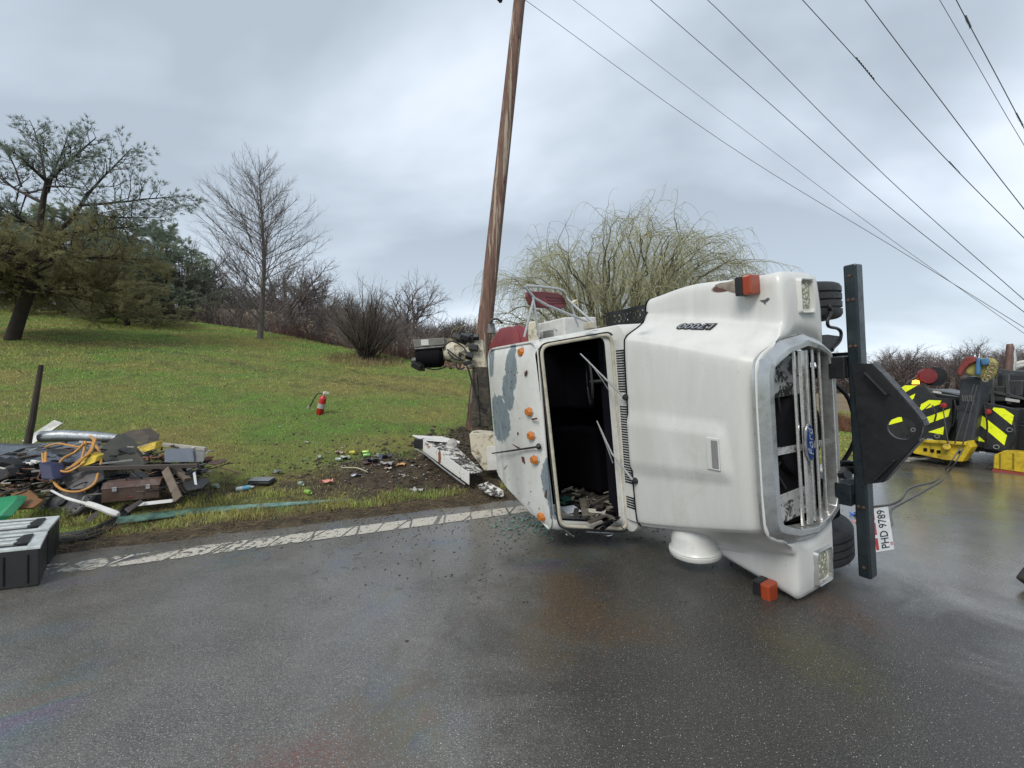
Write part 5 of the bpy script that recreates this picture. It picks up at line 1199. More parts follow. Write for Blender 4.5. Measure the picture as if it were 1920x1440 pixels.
for uvs, pr in (([(1684, 740), (1686, 729), (1697, 722.5), (1720, 722.5), (1702, 733), (1684, 743)], pL), ([(1692, 750), (1716, 738), (1713, 747), (1699, 759)], pL), ([(1723, 771), (1727, 758), (1742, 750), (1765, 751), (1762, 758)], pL),
            ([(1724, 787), (1782, 766), (1778, 781), (1730, 798)], pL), ([(1740, 810), (1770, 800), (1768, 815)], pL), ([(1662, 798), (1664, 790), (1690, 780), (1692, 790)], pL), ([(1668, 772), (1690, 762), (1712, 768), (1690, 778)], pL)):
    MB().prism([TQ(u, v, -.008) for u, v in uvs], (.007, 0, 0)).build('chevron_stripe', MATS['hivis'], pr)
for uvs in ([(1861, 768), (1863, 764), (1882, 766), (1901, 779), (1897, 797)], [(1835, 774), (1831, 791), (1883, 835), (1888, 816)], [(1823, 808), (1818, 824), (1848, 829)]):
    MB().prism([TQ(u, v, -.058) for u, v in uvs], (.007, 0, 0)).build('chevron_stripe', MATS['hivis'], pR)
bx_ = lambda a, c, nm, m, bev=.01, par=None: MB().bb(a, c).build(nm, m, par or tow, bevel=bev)
bx_((.1, -1.2, .55), (7.0, 1.2, .85), 'chassis', BLACK, .02)
bx_((.25, .72, .85), (4.6, 1.22, 1.38), 'side_locker', CHAR, .02); bx_((.25, -1.22, .85), (4.6, -.72, 1.15), 'side_locker', CHAR, .02)
bx_((5.2, -1.1, .8), (7.6, 1.1, 2.0), 'cab', CHAR, .15)
tpan('winch_deck', [(1745, 729), (1800, 741), (1800, 762), (1785, 765), (1745, 748)], CHAR, .25, .9)
for a, c in (((1738, 728), (1800, 739)), ((1738, 735), (1798, 744))): MB().bar(TQ(a[0], a[1], .1), TQ(c[0], c[1], .1), .03, .02).build('deck_rail', GREYM, tow)
tpan('deck_label', [(1749, 732), (1765, 735), (1765, 738.5), (1749, 736)], M('label_white', (.55, .55, .53), .5), .07, .01, 0)
# recovery boom between the panels
tpan('recovery_boom', [(1800, 709), (1838, 708), (1838, 745), (1825, 830), (1790, 828), (1797, 760)], M('boom_charcoal', (.040, .046, .055), .45, .1, .2), -.25, .4, .03)
MB().cyl(TQ(1818, 765, -.27), TQ(1818, 765, -.22), .07).cyl(TQ(1798, 765, -.27), TQ(1798, 765, -.22), .05).build('sheave', BLACK, tow, smooth=True)
MB().bar(TQ(1855, 700, .8)+Vector((0, 0, -.1)), TQ(1822, 715, -.1), .16, .18).build('boom_arm', CHAR, tow, bevel=.02)
# straps thrown over the boom head
for nm, m, uvs, off, th in (('yellow_strap', M('dirty_yellow_web', (.36, .32, .09), .8, 0, .5, 9), [(1808, 675), (1820, 670), (1852, 671), (1860, 680), (1856, 700), (1848, 712), (1835, 707), (1812, 702), (1806, 690)], -.42, .30),
                            ('red_strap', M('red_web', (.24, .05, .045), .8, 0, .4, 9), [(1812, 668), (1829, 669), (1830, 678), (1816, 684), (1806, 695), (1800, 706), (1792, 701), (1797, 688), (1804, 675)], -.50, .10),
                            ('blue_strap', M('blue_web', (.07, .19, .36), .8, 0, .4, 9), [(1830, 670), (1838, 671), (1837, 704), (1826, 703), (1828, 685)], -.50, .08),
                            ('blue_strap', M('blue_web', (.07, .19, .36), .8, 0, .4, 9), [(1838, 672), (1852, 671), (1855, 680), (1848, 686), (1838, 684)], -.52, .08)):
    o = MB().prism([TQ(u, v, off) for u, v in uvs], (th, 0, 0)).build(nm, m, None, bevel=.03)
    o.matrix_world = wm; tag(o, {'yellow_strap': 'dirty yellow webbing thrown over the tow truck boom', 'red_strap': 'red webbing hanging from the tow truck boom on the left', 'blue_strap': 'blue webbing draped down the middle of the boom head' if uvs[0][0] == 1830 else 'blue bundle of webbing on top of the boom head'}[nm], 'strap', 'straps on the tow truck boom')
q = MB(); 
for k in range(9): a = TQ(1860-k*1.6+(k % 2)*3, 683+k*3.6, -.46); torus(q, a, (.3+(k % 2), .2, .5*(k % 2)), .035, .011, 12, 6)
ch = q.build('hanging_chain', M('chain_gold', (.34, .29, .16), .5, .4), None, smooth=True); ch.matrix_world = wm; tag(ch, 'yellowish chain hanging beside the yellow webbing on the boom', 'chain')
# reels, lamps, rack, exhaust
MB().lathe(TQ(1738, 705, .3), (.75, 1, 0), [(-.05, 0), (-.05, .16), (-.04, .15), (.04, .15), (.05, .16), (.05, 0)], 28).build('hose_reel', REDM, tow, smooth=True, ang=40)
MB().lathe(TQ(1752, 706, .45), (.75, 1, 0), [(-.05, 0), (-.05, .20), (-.03, .15), (.03, .15), (.05, .20), (.05, 0)], 28).build('hose_reel', BLACK, tow, smooth=True, ang=40)
bc = MB().lathe(TQ(1717, 720, .1), (0, 0, 1), [(0, 0), (0, .06), (.07, .055), (.09, 0)], 16).build('beacon', MATS['beacon'], tow, smooth=True)
MB().lathe(TQ(1898, 678, 1.6), (0, 0, 1), [(0, 0), (0, .05), (.16, .045), (.2, 0)], 12).build('beacon', MATS['beacon'], tow, smooth=True)
bx_((.08, .9, 1.18), (.12, 1.1, 1.24), 'lamp', M('red_lamp', (.35, .03, .03), .3)); 
for u, v in ((1690, 742), (1770, 760), (1852, 772)): MB().lathe(TQ(u, v, -.07), (-1, 0, 0), [(0, .055), (.02, .05), (.03, 0)], 14).build('tail_lamp', M('red_lamp', (.35, .03, .03), .3), tow, smooth=True)
q = MB()
for a, c in (((1858, 692), (1925, 700)), ((1858, 692), (1862, 760)), ((1925, 700), (1925, 790)), ((1862, 735), (1925, 748)), ((1888, 697), (1892, 758))): q.bar(TQ(a[0], a[1], .5), TQ(c[0], c[1], .5), .05, .05)
q.build('headache_rack', M('rack_grey', (.08, .085, .09), .5, .3), tow, bevel=.005)
q = MB(); q.bb((.55, -1.15, 1.15), (1.6, -.3, 1.48)); q.bb((.9, -.2, 1.1), (1.5, .5, 1.3)); q.build('winch_box', INK, tow, bevel=.03)
tpan('rack_label', [(1885, 746), (1912, 750), (1911, 755), (1885, 751)], M('label_white', (.55, .55, .53), .5), .4, .01, 0)
q = MB(); q.tube([TQ(1889, 700, 1.2), TQ(1892, 668, 1.2), TQ(1894, 652, 1.2), TQ(1893, 645, 1.2)], [.055, .055, .06, .045], 14); q.build('exhaust_stack', M('brown_pipe', (.20, .12, .10), .5, .4), tow, smooth=True)
q = MB(); q.tube([TQ(1900, 700, 1.3), TQ(1902, 672, 1.3), TQ(1900, 655, 1.3)], .03, 10); q.build('grab_rail', CHROME, tow, smooth=True)
q = MB()
for r0 in (0, 7): q.tube(catmull([TQ(1893+r0, 692, 1.4), TQ(1903+r0, 685+r0*.3, 1.4), TQ(1918+r0, 680+r0*.6, 1.4), TQ(1940, 680+r0*.6, 1.4)], 4), .05, 10)
q.build('fairing', WHITEP, tow, smooth=True)
for uvs in ([(1748, 760), (1752, 790)], [(1790, 750), (1786, 800)], [(1900, 790), (1896, 842)], [(1846, 842), (1846, 760)], [(1700, 832), (1690, 800)]):
    MB().tube(catmull([TQ(uvs[0][0], uvs[0][1], -.12), TQ((uvs[0][0]+uvs[1][0])/2+5, (uvs[0][1]+uvs[1][1])/2, -.16), TQ(uvs[1][0], uvs[1][1], -.12)], 4), .014, 6).build('hydraulic_hose', BLACK, tow, smooth=True)
for u, v in ((1705, 768), (1712, 806), (1757, 818), (1822, 800), (1868, 838), (1893, 806), (1890, 848)): q = MB(); torus(q, TQ(u, v, -.09), (1, .2, 0), .035, .009, 14, 6); q.build('tie_down_ring', GREYM, tow, smooth=True)
for u, v in ((1738, 822), (1836, 846), (1760, 826), (1878, 850)): tpan('reflector', [(u, v), (u+11, v+1), (u+11, v+4), (u, v+3)], M('reflector_grey', (.45, .46, .47), .3), -.09, .01, 0)
for k in range(6): MB().tube([TQ(1806+k*4, 752, -.3), TQ(1805+k*4, 742, -.34)], .008, 6).build('control_lever', GREYM, tow, smooth=True)
for (u, v, w_, h_) in ((1890, 735, .3, .22), (1908, 728, .2, .3), (1872, 745, .24, .16)): MB().box(TQ(u, v, .6), (.2, w_, h_)).build('deck_gear', M('deck_gear_grey', (.06, .065, .07), .5, .3, .4, 9, .4), tow, bevel=.02)
# underlift and outrigger in yellow
q = MB(); q.prism([TQ(u, v, -.5) for u, v in ((1712, 838), (1726, 828), (1790, 834), (1815, 826), (1822, 838), (1804, 866), (1768, 862), (1712, 850))], (.25, 0, 0)); q.bar(TQ(1725, 826, -.55), TQ(1812, 832, -.55), .06, .06); q.cyl(TQ(1775, 838, -.62), TQ(1775, 838, -.3), .06)
ul = q.build('underlift', YEL, tow, bevel=.012)
q = MB()
for u, v in ((1735, 843), (1748, 845), (1760, 847), (1800, 848)): q.box(TQ(u, v, -.51), (.02, .05, .06))
q.build('pin_slot', INK, ul)
q = MB(); q.prism([TQ(u, v, -.3) for u, v in ((1864, 853), (1882, 845), (1930, 850), (1930, 888), (1862, 878))], (.35, 0, 0)); og = q.build('outrigger', YEL, tow, bevel=.01)
tpan('outrigger_foot', [(1860, 879), (1930, 889), (1930, 896), (1860, 884)], M('red_foot', (.30, .05, .04), .6), -.32, .4, .004)
for u in (1874, 1899): tpan('outrigger_rib', [(u, 850), (u+2, 850), (u+2, 880), (u, 880)], M('dark_mustard', (.20, .15, .02), .6), -.315, .01, 0)
bx_((.1, -1.25, .28), (.3, 1.2, .58), 'rear_crossmember', BLACK, .02)
for nm, (xx, yy) in enumerate(((.9, .95), (.9, -.95), (2.3, .95), (2.3, -.95), (6.4, 1.0), (6.4, -1.0))):
    b = MB(); s = 1 if yy > 0 else -1; b.lathe((xx, yy, .50), (0, s, 0), [(-.27, .3), (-.28, .4), (-.25, .47), (-.22, .50), (-.02, .50), (0, .46), (.02, .50), (.22, .50), (.25, .47), (.28, .4), (.25, .28), (.1, .24)], 40); t_ = b.build('rear_wheel' if xx < 5 else 'front_wheel', RUBBER, tow, smooth=True)
    MB().lathe((xx, yy, .5), (0, s, 0), [(.15, .28), (.10, .12), (.2, .1), (.21, 0)], 24).build('wheel_rim', CHROME, t_, smooth=True)
q = MB()
for a, c in (((1827, 720), (1790, 832)), ((1832, 722), (1805, 835)), ((1768, 765), (1778, 832)), ((1745, 757), (1722, 777))): q.tube([TQ(a[0], a[1], -.55), TQ(c[0], c[1], -.6)], .009, 6)
q.build('winch_cable', M('dull_cable', (.10, .10, .10), .5, .5), tow)
# air lines on the road from the tow truck to the wreck
def gline(name, uvs, r, m, lab, cat, lift=None, k=5):
    P = []
    for i, q in enumerate(uvs):
        p = GP(q[0], q[1], .012) if len(q) == 2 else WD(*q); p.z = max(p.z, r) if len(q) == 2 else p.z; P.append(p)
    o = MB().tube(catmull(P, k), r, 8).build(name, m, smooth=True); return tag(o, lab, cat)
CBL = M('grey_rubber_hose', (.10, .10, .10), .5)
gline('air_hose', [(1800, 840, 7.6), (1786, 862, 7.2), (1772, 884), (1752, 905), (1722, 913), (1702, 921), (1690, 938), (1668, 950), (1640, 953), (1620, 958), (1603, 966)], .011, CBL, 'grey hose lying on the road from the tow truck to the front tyre', 'hose')
gline('air_hose', [(1806, 842, 7.6), (1792, 866, 7.2), (1778, 889), (1764, 905), (1742, 918), (1718, 932), (1690, 947), (1672, 958), (1669, 972), (1672, 984), (1664, 997)], .011, CBL, 'grey hose curling on the road beside the licence plate', 'hose')
# ================================================================ THINGS ON THE VERGE AND THE ROAD
def at(o, p, rx=0, ry=0, rz=0): o.matrix_world = Matrix.Translation(p) @ Matrix.Rotation(rz, 4, 'Z') @ Matrix.Rotation(ry, 4, 'Y') @ Matrix.Rotation(rx, 4, 'X'); return o
# fire extinguisher
p = GP(599, 777); k = p.y/9.8
ext = empty('fire_extinguisher', p, 'red fire extinguisher leaning on the lawn left of the pole', 'fire extinguisher'); ext.rotation_euler = (.1, .26, 0)
MB().lathe((0, 0, 0), (0, 0, 1), [(0, 0), (0, .07), (.01, .078), (.36, .078), (.40, .065), (.43, .035), (.45, .025), (.45, 0)], 24).build('cylinder', M('extinguisher_red', (.42, .02, .02), .3), ext, smooth=True, ang=45)
MB().lathe((0, 0, .15), (0, 0, 1), [(0, .0795), (.11, .0795)], 24).build('label_band', M('label_grey', (.45, .44, .42), .5, 0, .5, 60), ext, smooth=True)
MB().bb((-.02, -.02, .45), (.02, .02, .50)).bb((-.03, -.012, .50), (.11, .012, .52)).bb((-.02, -.012, .53), (.10, .012, .545)).build('valve_handle', CHROME, ext, bevel=.003)
MB().tube(catmull([(-.02, 0, .48), (-.12, 0, .46), (-.19, 0, .34), (-.23, 0, .18), (-.27, 0, .10)], 4), .014, 8).build('hose', BLACK, ext, smooth=True)
MB().tube([(-.265, 0, .12), (-.29, 0, .06)], [.016, .022], 8).build('nozzle', M('nozzle_grey', (.4, .4, .38), .5), ext)
# torn white body panel beside the pole
def gz(u, v, h): p = GP(u, v); return p+Vector((0, 0, h))
tp_ = empty('torn_body_panel', GP(860, 890), 'white flaking steel trough with rust lying in the mud beside the pole', 'body panel')
def wp(name, uvd, m, ext_, bev=.006): return MB().prism([WD(*q) for q in uvd], ext_).build(name, m, tp_, bevel=bev, world=True)
wp('trough_floor', [(778, 818, 7.35), (835, 820, 7.5), (905, 886, 6.35), (880, 890, 6.1)], MATS['flake'], (0, 0, .02))
wp('trough_side', [(793, 823, 7.0), (880, 887, 6.05), (880, 910, 6.05), (793, 846, 7.0)], MATS['rustspot'], (0, .03, 0))
wp('trough_lip', [(773, 817, 7.3), (836, 822, 7.3), (862, 829, 7.2), (862, 832, 7.2), (793, 826, 7.05)], WHITEP, (0, .02, .015))
wp('end_block', [(776, 823, 7.1), (792, 824, 7.0), (792, 842, 7.0), (776, 840, 7.1)], BLACK, (.0, .2, 0))
MB().tube(catmull([WD(778, 842, 7.0), WD(795, 850, 6.8), (WD(830, 878, 6.4)), WD(872, 909, 6.0)], 4), .012, 6).build('edge_wire', GREYM, tp_, world=True, smooth=True)
MB().lathe(WD(848, 832, 7.1), (.3, -1, .3), [(0, 0), (0, .09), (.03, .08), (.05, 0)], 20).build('lamp_disc', M('label_grey', (.45, .44, .42), .5), tp_, world=True, smooth=True)
o = MB().prism([WD(*q) for q in ((893, 912, 6.0), (915, 905, 6.0), (944, 922, 5.75), (944, 932, 5.65), (915, 928, 5.7))], (0, 0, .015)).build('sheet_scrap', MATS['flake']); tag(o, 'flaking white sheet scrap on the ground under the cab roof corner', 'scrap')
# mud clods round the pole foot
def lumps(name, n, cx, cy, sx, sy, s0, s1, m, lab, cat, seed, zf=.3, fn=None):
    g = np.random.default_rng(seed); b = MB(); x = g.normal(cx, sx, n); y = g.normal(cy, sy, n)
    for i in range(n):
        if fn and not fn(x[i], y[i]): continue
        s = s0+(s1-s0)*g.random()**2.5; z = tz(x[i], y[i]); s_ = -.399*x[i]+.917*y[i]; z = max(z, 0.) if s_ < 5.35 else z
        vs = [(a*(.7+.5*g.random()), c*(.7+.5*g.random()), d*.6*(.6+.6*g.random())) for a, c, d in ((1, 0, 0), (-1, 0, 0), (0, 1, 0), (0, -1, 0), (0, 0, 1), (0, 0, -1), (.7, .7, .4), (-.7, .6, .5))]
        b.add([(x[i]+v[0]*s, y[i]+v[1]*s, z+s*zf+v[2]*s) for v in vs], [(0, 6, 4), (6, 2, 4), (2, 7, 4), (7, 1, 4), (1, 3, 4), (3, 0, 4), (0, 5, 6), (6, 5, 2), (2, 5, 7), (7, 5, 1), (1, 5, 3), (3, 5, 0)])
    return tag(b.build(name, m, fixn=False), lab, cat, kind='stuff')
CL = M('dark_clod', (.065, .05, .036), .85, 0, .5, 9, bump=.5, bsc=40)
lumps('mud_clods', 900, -.65, 8.3, .65, .5, .010, .07, CL, 'heap of churned mud and clods round the foot of the pole', 'mud', 12)
lumps('churned_mud', 1700, -1.7, 6.9, 1.4, .7, .006, .032, CL, 'small clods of churned mud in front of the pole', 'mud', 13, fn=lambda x, y: -.399*x+.917*y > 5.3)
lumps('road_grit', 2600, -1.8, 4.9, 2.6, .45, .003, .013, CL, 'dark grit and crumbs of soil on the road along the white line', 'grit', 14, .2, fn=lambda x, y: -.399*x+.917*y < 5.4 and y > 2.6)
lumps('oil_grit', 800, .6, 4.0, .9, .6, .002, .012, CL, 'crumbs of dirt on the wet road in front of the cab', 'grit', 15, .2, fn=lambda x, y: y > 2.5)
def glassbits():
    g = np.random.default_rng(2); b = MB()
    for i in range(420):
        x, y = g.normal(.25, .25), g.normal(4.75, .22); s = .006+.02*g.random()**2; a = g.random()*6.3
        b.add([(x+s*math.cos(a+q*1.6), y+s*math.sin(a+q*1.6), .004+.01*g.random()) for q in range(4)], [(0, 1, 2, 3)])
    tag(b.build('glass_crumbs', MATS['teal'], fixn=False), 'greenish broken glass crumbs on the road below the cab roof', 'glass', kind='stuff')
glassbits()
def straw():
    g = np.random.default_rng(6); out = []
    n = 2600; t = g.uniform(-6, 2.2, n); s = g.normal(5.45, .22, n)
    for i in range(n):
        x, y = st(s[i], t[i])
        if y < 2: continue
        z = max(tz(x, y), 0)+.006+.02*g.random(); a = g.random()*6.3; L = .03+.10*g.random(); d = np.array([math.cos(a), math.sin(a), g.normal(.1, .25)])*L; p = np.array([x, y, z])
        out.append(([p, p+d*.5+np.array([0, 0, .006]), p+d], [.0018, .0016, .001]))
    o = link('dead_straw', npmesh('dead_straw', [tubes(out, 3)], M('straw', (.26, .19, .10), .8, 0, .5, 30), smooth=False)); tag(o, 'dead straw and stems matted along the edge of the asphalt', 'straw', kind='stuff')
straw()
# teal strip of laminated glass along the verge
def ribbon(name, uvs, w, m, lab, cat, th=.012, lift=.015, tilt=.0):
    P = [GP(u, v)+Vector((0, 0, lift)) for u, v in uvs]; P = catmull(P, 5); n = len(P); b = MB(); vs = []; fs = []
    for i, p in enumerate(P):
        t = (P[min(i+1, n-1)]-P[max(i-1, 0)]); t.z = 0; t.normalize(); s_ = Vector((-t.y, t.x, 0)); ww = w(i/(n-1)) if callable(w) else w
        vs += [p-s_*ww/2, p+s_*ww/2+Vector((0, 0, tilt*ww)), p+s_*ww/2+Vector((0, 0, tilt*ww+th)), p-s_*ww/2+Vector((0, 0, th))]
    for i in range(n-1):
        for k in range(4): fs.append((i*4+k, i*4+(k+1) % 4, (i+1)*4+(k+1) % 4, (i+1)*4+k))
    fs += [(0, 1, 2, 3), tuple((n-1)*4+k for k in (3, 2, 1, 0))]
    o = b.add(vs, fs).build(name, m); return tag(o, lab, cat)
ribbon('glass_strip', [(218, 984), (300, 972), (380, 963), (470, 955), (560, 948), (655, 940)], lambda f: .14*(1-f)**.6+.015, MATS['teal'], 'long teal strip of broken laminated glass lying along the verge', 'glass strip', tilt=.25)
# black weather strip curving from the cases
for k, (du, r) in enumerate(((0, .028), (7, .022), (13, .015))):
    P = [GP(u+du*.2, v+du*.9)+Vector((0, 0, .02)) for u, v in ((95, 1010), (130, 1006), (165, 1000), (200, 985), (222, 970), (238, 952))]
    q = MB().tube(catmull(P, 5), r, 8)
    if k == 0: ws_ = q.build('rubber_weatherstrip', RUBBER, smooth=True); tag(ws_, 'black curved rubber weatherstrip running from the black cases into the grass', 'rubber strip')
    else:
        o = q.build('rubber_lip', RUBBER, ws_, smooth=True)
# two black cases at the left edge
def case(name, quad, z0, h, lab, lid):
    cs = empty(name, quad[0], lab, 'equipment case', 'black cases at the left edge')
    b = MB(); b.prism([Vector((p.x, p.y, z0)) for p in quad], (0, 0, h)); b.build('case_shell', M('black_ribbed_case', (.014, .015, .016), .55, 0, .3, 8), cs, bevel=.012, world=True)
    c = sum((Vector((p.x, p.y, 0)) for p in quad), Vector())/4
    def loop(f, z): return [Vector((c.x+(p.x-c.x)*f, c.y+(p.y-c.y)*f, z)) for p in quad]
    b = MB(); o = loop(1.012, z0+h-.012); i_ = loop(.80, z0+h-.012)
    b.add([*o, *i_, *[p+Vector((0, 0, .022)) for p in o], *[p+Vector((0, 0, .022)) for p in i_]], [(0, 1, 5, 4), (1, 2, 6, 5), (2, 3, 7, 6), (3, 0, 4, 7), (8, 12, 13, 9), (9, 13, 14, 10), (10, 14, 15, 11), (11, 15, 12, 8), (0, 8, 9, 1), (1, 9, 10, 2), (2, 10, 11, 3), (3, 11, 8, 0), (4, 5, 13, 12), (5, 6, 14, 13), (6, 7, 15, 14), (7, 4, 12, 15)])
    b.build('lid_trim', lid, cs, world=True, bevel=.003)
    def mixp(a, c_, f): return Vector((lerp(a.x, c_.x, f), lerp(a.y, c_.y, f), z0+h+.008))
    for f in (.36, .62): MB().bar(mixp(quad[0], quad[3], f).lerp(mixp(quad[1], quad[2], f), .02), mixp(quad[0], quad[3], f).lerp(mixp(quad[1], quad[2], f), .80), .05, .02).build('lid_strip', lid, cs, bevel=.003, world=True)
    MB().bar(mixp(quad[0], quad[3], .2).lerp(mixp(quad[1], quad[2], .2), .86), mixp(quad[0], quad[3], .8).lerp(mixp(quad[1], quad[2], .8), .86), .06, .03).build('lid_hinge', BLACK, cs, bevel=.004, world=True)
    for k in range(6):
        A = Vector((lerp(quad[0].x, quad[1].x, (k+.5)/6), lerp(quad[0].y, quad[1].y, (k+.5)/6), z0+.03)); MB().cyl(A+Vector((0, -.004, 0)), A+Vector((0, -.004, h-.08)), .006, n=6).build('case_rib', BLACK, cs, world=True)
    return cs
PLT = M('aluminium_trim', (.68, .72, .72), .4, .3, .25, 12, .3)
q = [Vector((-4.45, 2.98, 0)), WD(74, 1096, 3.27), WD(88, 1066, 3.6), Vector((-4.7, 3.33, 0))]
case('equipment_case', q, .0, .30, 'nearer black case with pale worn metal trim at the left edge of the road', PLT)
q = [Vector((-4.72, 3.36, 0)), WD(90, 1062, 3.64), WD(111, 1030, 4.0), Vector((-5.1, 3.72, 0))]
case('equipment_case', q, .0, .31, 'farther black case with bright metal trim behind the nearer case', PLT)
q = MB(); q.bb((-4.3, 3.1, .31), (-3.95, 3.22, .345)); o = q.build('pry_tool', BLACK, bevel=.01); tag(o, 'black tool with a handle lying across the top of the nearer case', 'tool')
b = MB(); P = [WD(u, v, 3.0) for u, v in ((1900, 1141), (1918, 1118), (1932, 1112), (1960, 1120), (1965, 1150), (1925, 1160))]; o = b.prism([p+Vector((.30, .0, 0)) for p in P], (0, .25, 0)).build('timber_block', M('oily_timber', (.045, .042, .036), .6, 0, .5, 9), bevel=.02)
zmin = min(v.co.z for v in o.data.vertices); [setattr(v.co, 'z', v.co.z-zmin+.002) for v in o.data.vertices]; tag(o, 'dark grey block end on the road at the right edge', 'block')
# ---------------------------------------------------------------- pile of tools and wreckage, left
PG = 'things in the wreckage pile on the left'
def thing(o, lab, cat, g=PG): return tag(o, lab, cat, g)
def wpr(name, uvd, m, ext_, lab, cat, bev=.006): return thing(MB().prism([WD(*q) for q in uvd], ext_).build(name, m, bevel=bev), lab, cat)
DW = M('weathered_board', (.16, .125, .095), .85, 0, .5, 9, .4, bump=.3, bsc=30)
RUSTY = M('rusty_brown_steel', (.085, .045, .032), .6, .1, .45, 9, .5, (.13, .11, .09), .1)
P0, P1 = GP(52, 828), WD(77, 684, 6.05); b = MB(); b.tube([WD(50, 838, 6.05), WD(60, 790, 6.05), WD(77, 684, 6.05)], [.045, .038, .030], 9)
thing(b.build('steel_stake', M('rusty_stake', (.055, .040, .03), .8, 0, .5, 9), smooth=True), 'dark rusty stake standing up out of the wreckage pile', 'stake')
wpr('white_board', [(40, 827, 6.5), (100, 788, 6.5), (116, 794, 6.5), (62, 832, 6.4)], WHITEP, (0, .03, .0), 'white board leaning behind the stake', 'board')
b = MB(); b.tube([WD(78, 819, 6.2), WD(120, 817, 6.25), WD(180, 820, 6.25), WD(222, 822, 6.2)], [.085, .09, .088, .06], 20); thing(b.build('aluminium_duct', M('satin_aluminium', (.42, .44, .46), .35, .8, .2, 12, .3), smooth=True), 'grey aluminium tube lying behind the pile', 'tube')
# draped diamond plate sheet
b = MB(); NU, NV = 22, 8; Pg = []
for i in range(NU):
    f = i/(NU-1)
    for j in range(NV):
        c = j/(NV-1); u = lerp(-40, 190, f); v0 = 829+3*math.sin(f*5)+f*2; v1 = 858+28*f+4*math.sin(f*9); Pg.append(WD(u, lerp(v0, v1, c), lerp(6.0, 5.35, c)))
b.grid(Pg, NU, NV); thing(b.build('tread_plate_sheet', MATS['diamond'], smooth=True, solid=.006), 'bluish grey sheet of bent tread plate over the left of the pile', 'metal sheet')
wpr('black_hatch', [(92, 843, 5.5), (135, 847, 5.45), (130, 856, 5.4), (95, 850, 5.4)], BLACK, (0, .02, .01), 'small black hatch plate lying on the tread plate', 'plate')
# orange hoses
OR = M('orange_hose', (.50, .24, .05), .5, 0, .25, 9, .2)
for k, uv in enumerate(([(85, 838, 5.4), (110, 832, 5.4), (150, 838, 5.35), (172, 830, 5.3), (188, 850, 5.2), (189, 872, 5.1)], [(80, 850, 5.3), (83, 868, 5.2), (100, 878, 5.1), (125, 880, 5.0), (150, 862, 5.05), (170, 848, 5.1), (180, 822, 5.2)], [(86, 848, 5.25), (88, 872, 5.1), (115, 882, 5.0), (140, 873, 5.0), (165, 850, 5.1), (176, 828, 5.2), (170, 818, 5.3)],
      [(108, 876, 5.05), (118, 860, 5.1), (140, 848, 5.2), (158, 832, 5.25)], [(98, 890, 4.95), (104, 908, 4.8), (122, 920, 4.75), (150, 921, 4.75), (176, 908, 4.8), (184, 888, 4.95)], [(88, 886, 5.0), (105, 882, 4.95), (130, 884, 4.9), (160, 866, 5.0)], [(152, 838, 5.3), (160, 828, 5.3), (156, 850, 5.2), (150, 868, 5.1)])):
    q = MB().tube(catmull([WD(*p) for p in uv], 5), .013, 8)
    if k == 0: hs = thing(q.build('orange_hose', OR, smooth=True), 'tangle of orange hose looped over the wreckage pile', 'hose')
    else: q.build('hose_loop', OR, hs, smooth=True)
wpr('yellow_fitting', [(148, 868, 5.1), (165, 852, 5.1), (182, 856, 5.1), (176, 868, 5.05), (155, 875, 5.05)], YEL, (.0, .1, .02), 'dull yellow fitting inside the hose loops', 'fitting', .01)
wpr('blue_bag', [(70, 868, 4.95), (95, 872, 4.9), (100, 900, 4.75), (76, 900, 4.8)], M('navy_plastic', (.010, .012, .055), .5), (0, .15, .0), 'navy blue crumpled bag under the tread plate', 'bag', .02)
wpr('olive_tarp', [(190, 836, 5.6), (219, 816, 5.9), (240, 832, 5.7), (270, 862, 5.4), (268, 873, 5.3), (200, 872, 5.2), (190, 860, 5.3)], M('olive_black_tarp', (.040, .038, .028), .6, 0, .5, 5, .3, (.09, .08, .05), .2), (0, .12, .02), 'olive black peaked tarp in the middle of the pile', 'tarp', .02)
wpr('brown_canvas', [(222, 815, 6.1), (240, 808, 6.2), (262, 805, 6.2), (280, 818, 6.1), (275, 830, 5.9), (245, 828, 5.9)], M('brown_canvas', (.085, .068, .055), .9, 0, .5, 9, bump=.6, bsc=20), (0, .2, .0), 'crumpled brown canvas on top of the pile', 'canvas', .02)
wpr('yellow_box', [(256, 838, 5.6), (272, 833, 5.6), (292, 829, 5.6), (290, 842, 5.55), (270, 848, 5.5), (262, 846, 5.5)], YEL, (0, .12, .01), 'small yellow plastic box on the pile', 'box', .008)
wpr('grey_plastic_lid', [(308, 843, 5.5), (358, 842, 5.5), (362, 866, 5.3), (308, 867, 5.25)], M('slate_plastic', (.10, .115, .14), .45, 0, .2, 8), (0, .03, .01), 'slate grey ribbed plastic lid at the right of the pile', 'lid', .006)
wpr('grey_plastic_lid', [(360, 846, 5.55), (382, 848, 5.5), (380, 866, 5.35), (363, 866, 5.35)], M('grey_plastic', (.13, .13, .13), .5, 0, .3, 8), (0, .03, .01), 'grey flat plate beside the slate ribbed lid', 'lid', .004)
b = MB(); b.bar(WD(300, 833, 5.9), WD(386, 842, 5.7), .04, .05); thing(b.build('grey_pole', M('pale_pole', (.38, .37, .33), .6), bevel=.005), 'pale pole lying behind the slate grey lid', 'pole')
b = MB(); b.bar(WD(135, 879, 4.95), WD(372, 873, 5.2), .05, .05); thing(b.build('steel_angle', M('dark_angle_steel', (.075, .060, .055), .5, .3, .3, 6, .4), bevel=.004), 'long dark steel bar lying across the front of the pile', 'steel bar')
b = MB(); b.bar(WD(60, 884, 4.95), WD(250, 862, 5.2), .02, .02); thing(b.build('thin_rod', GREYM), 'thin grey rod crossing above the long dark bar', 'rod')
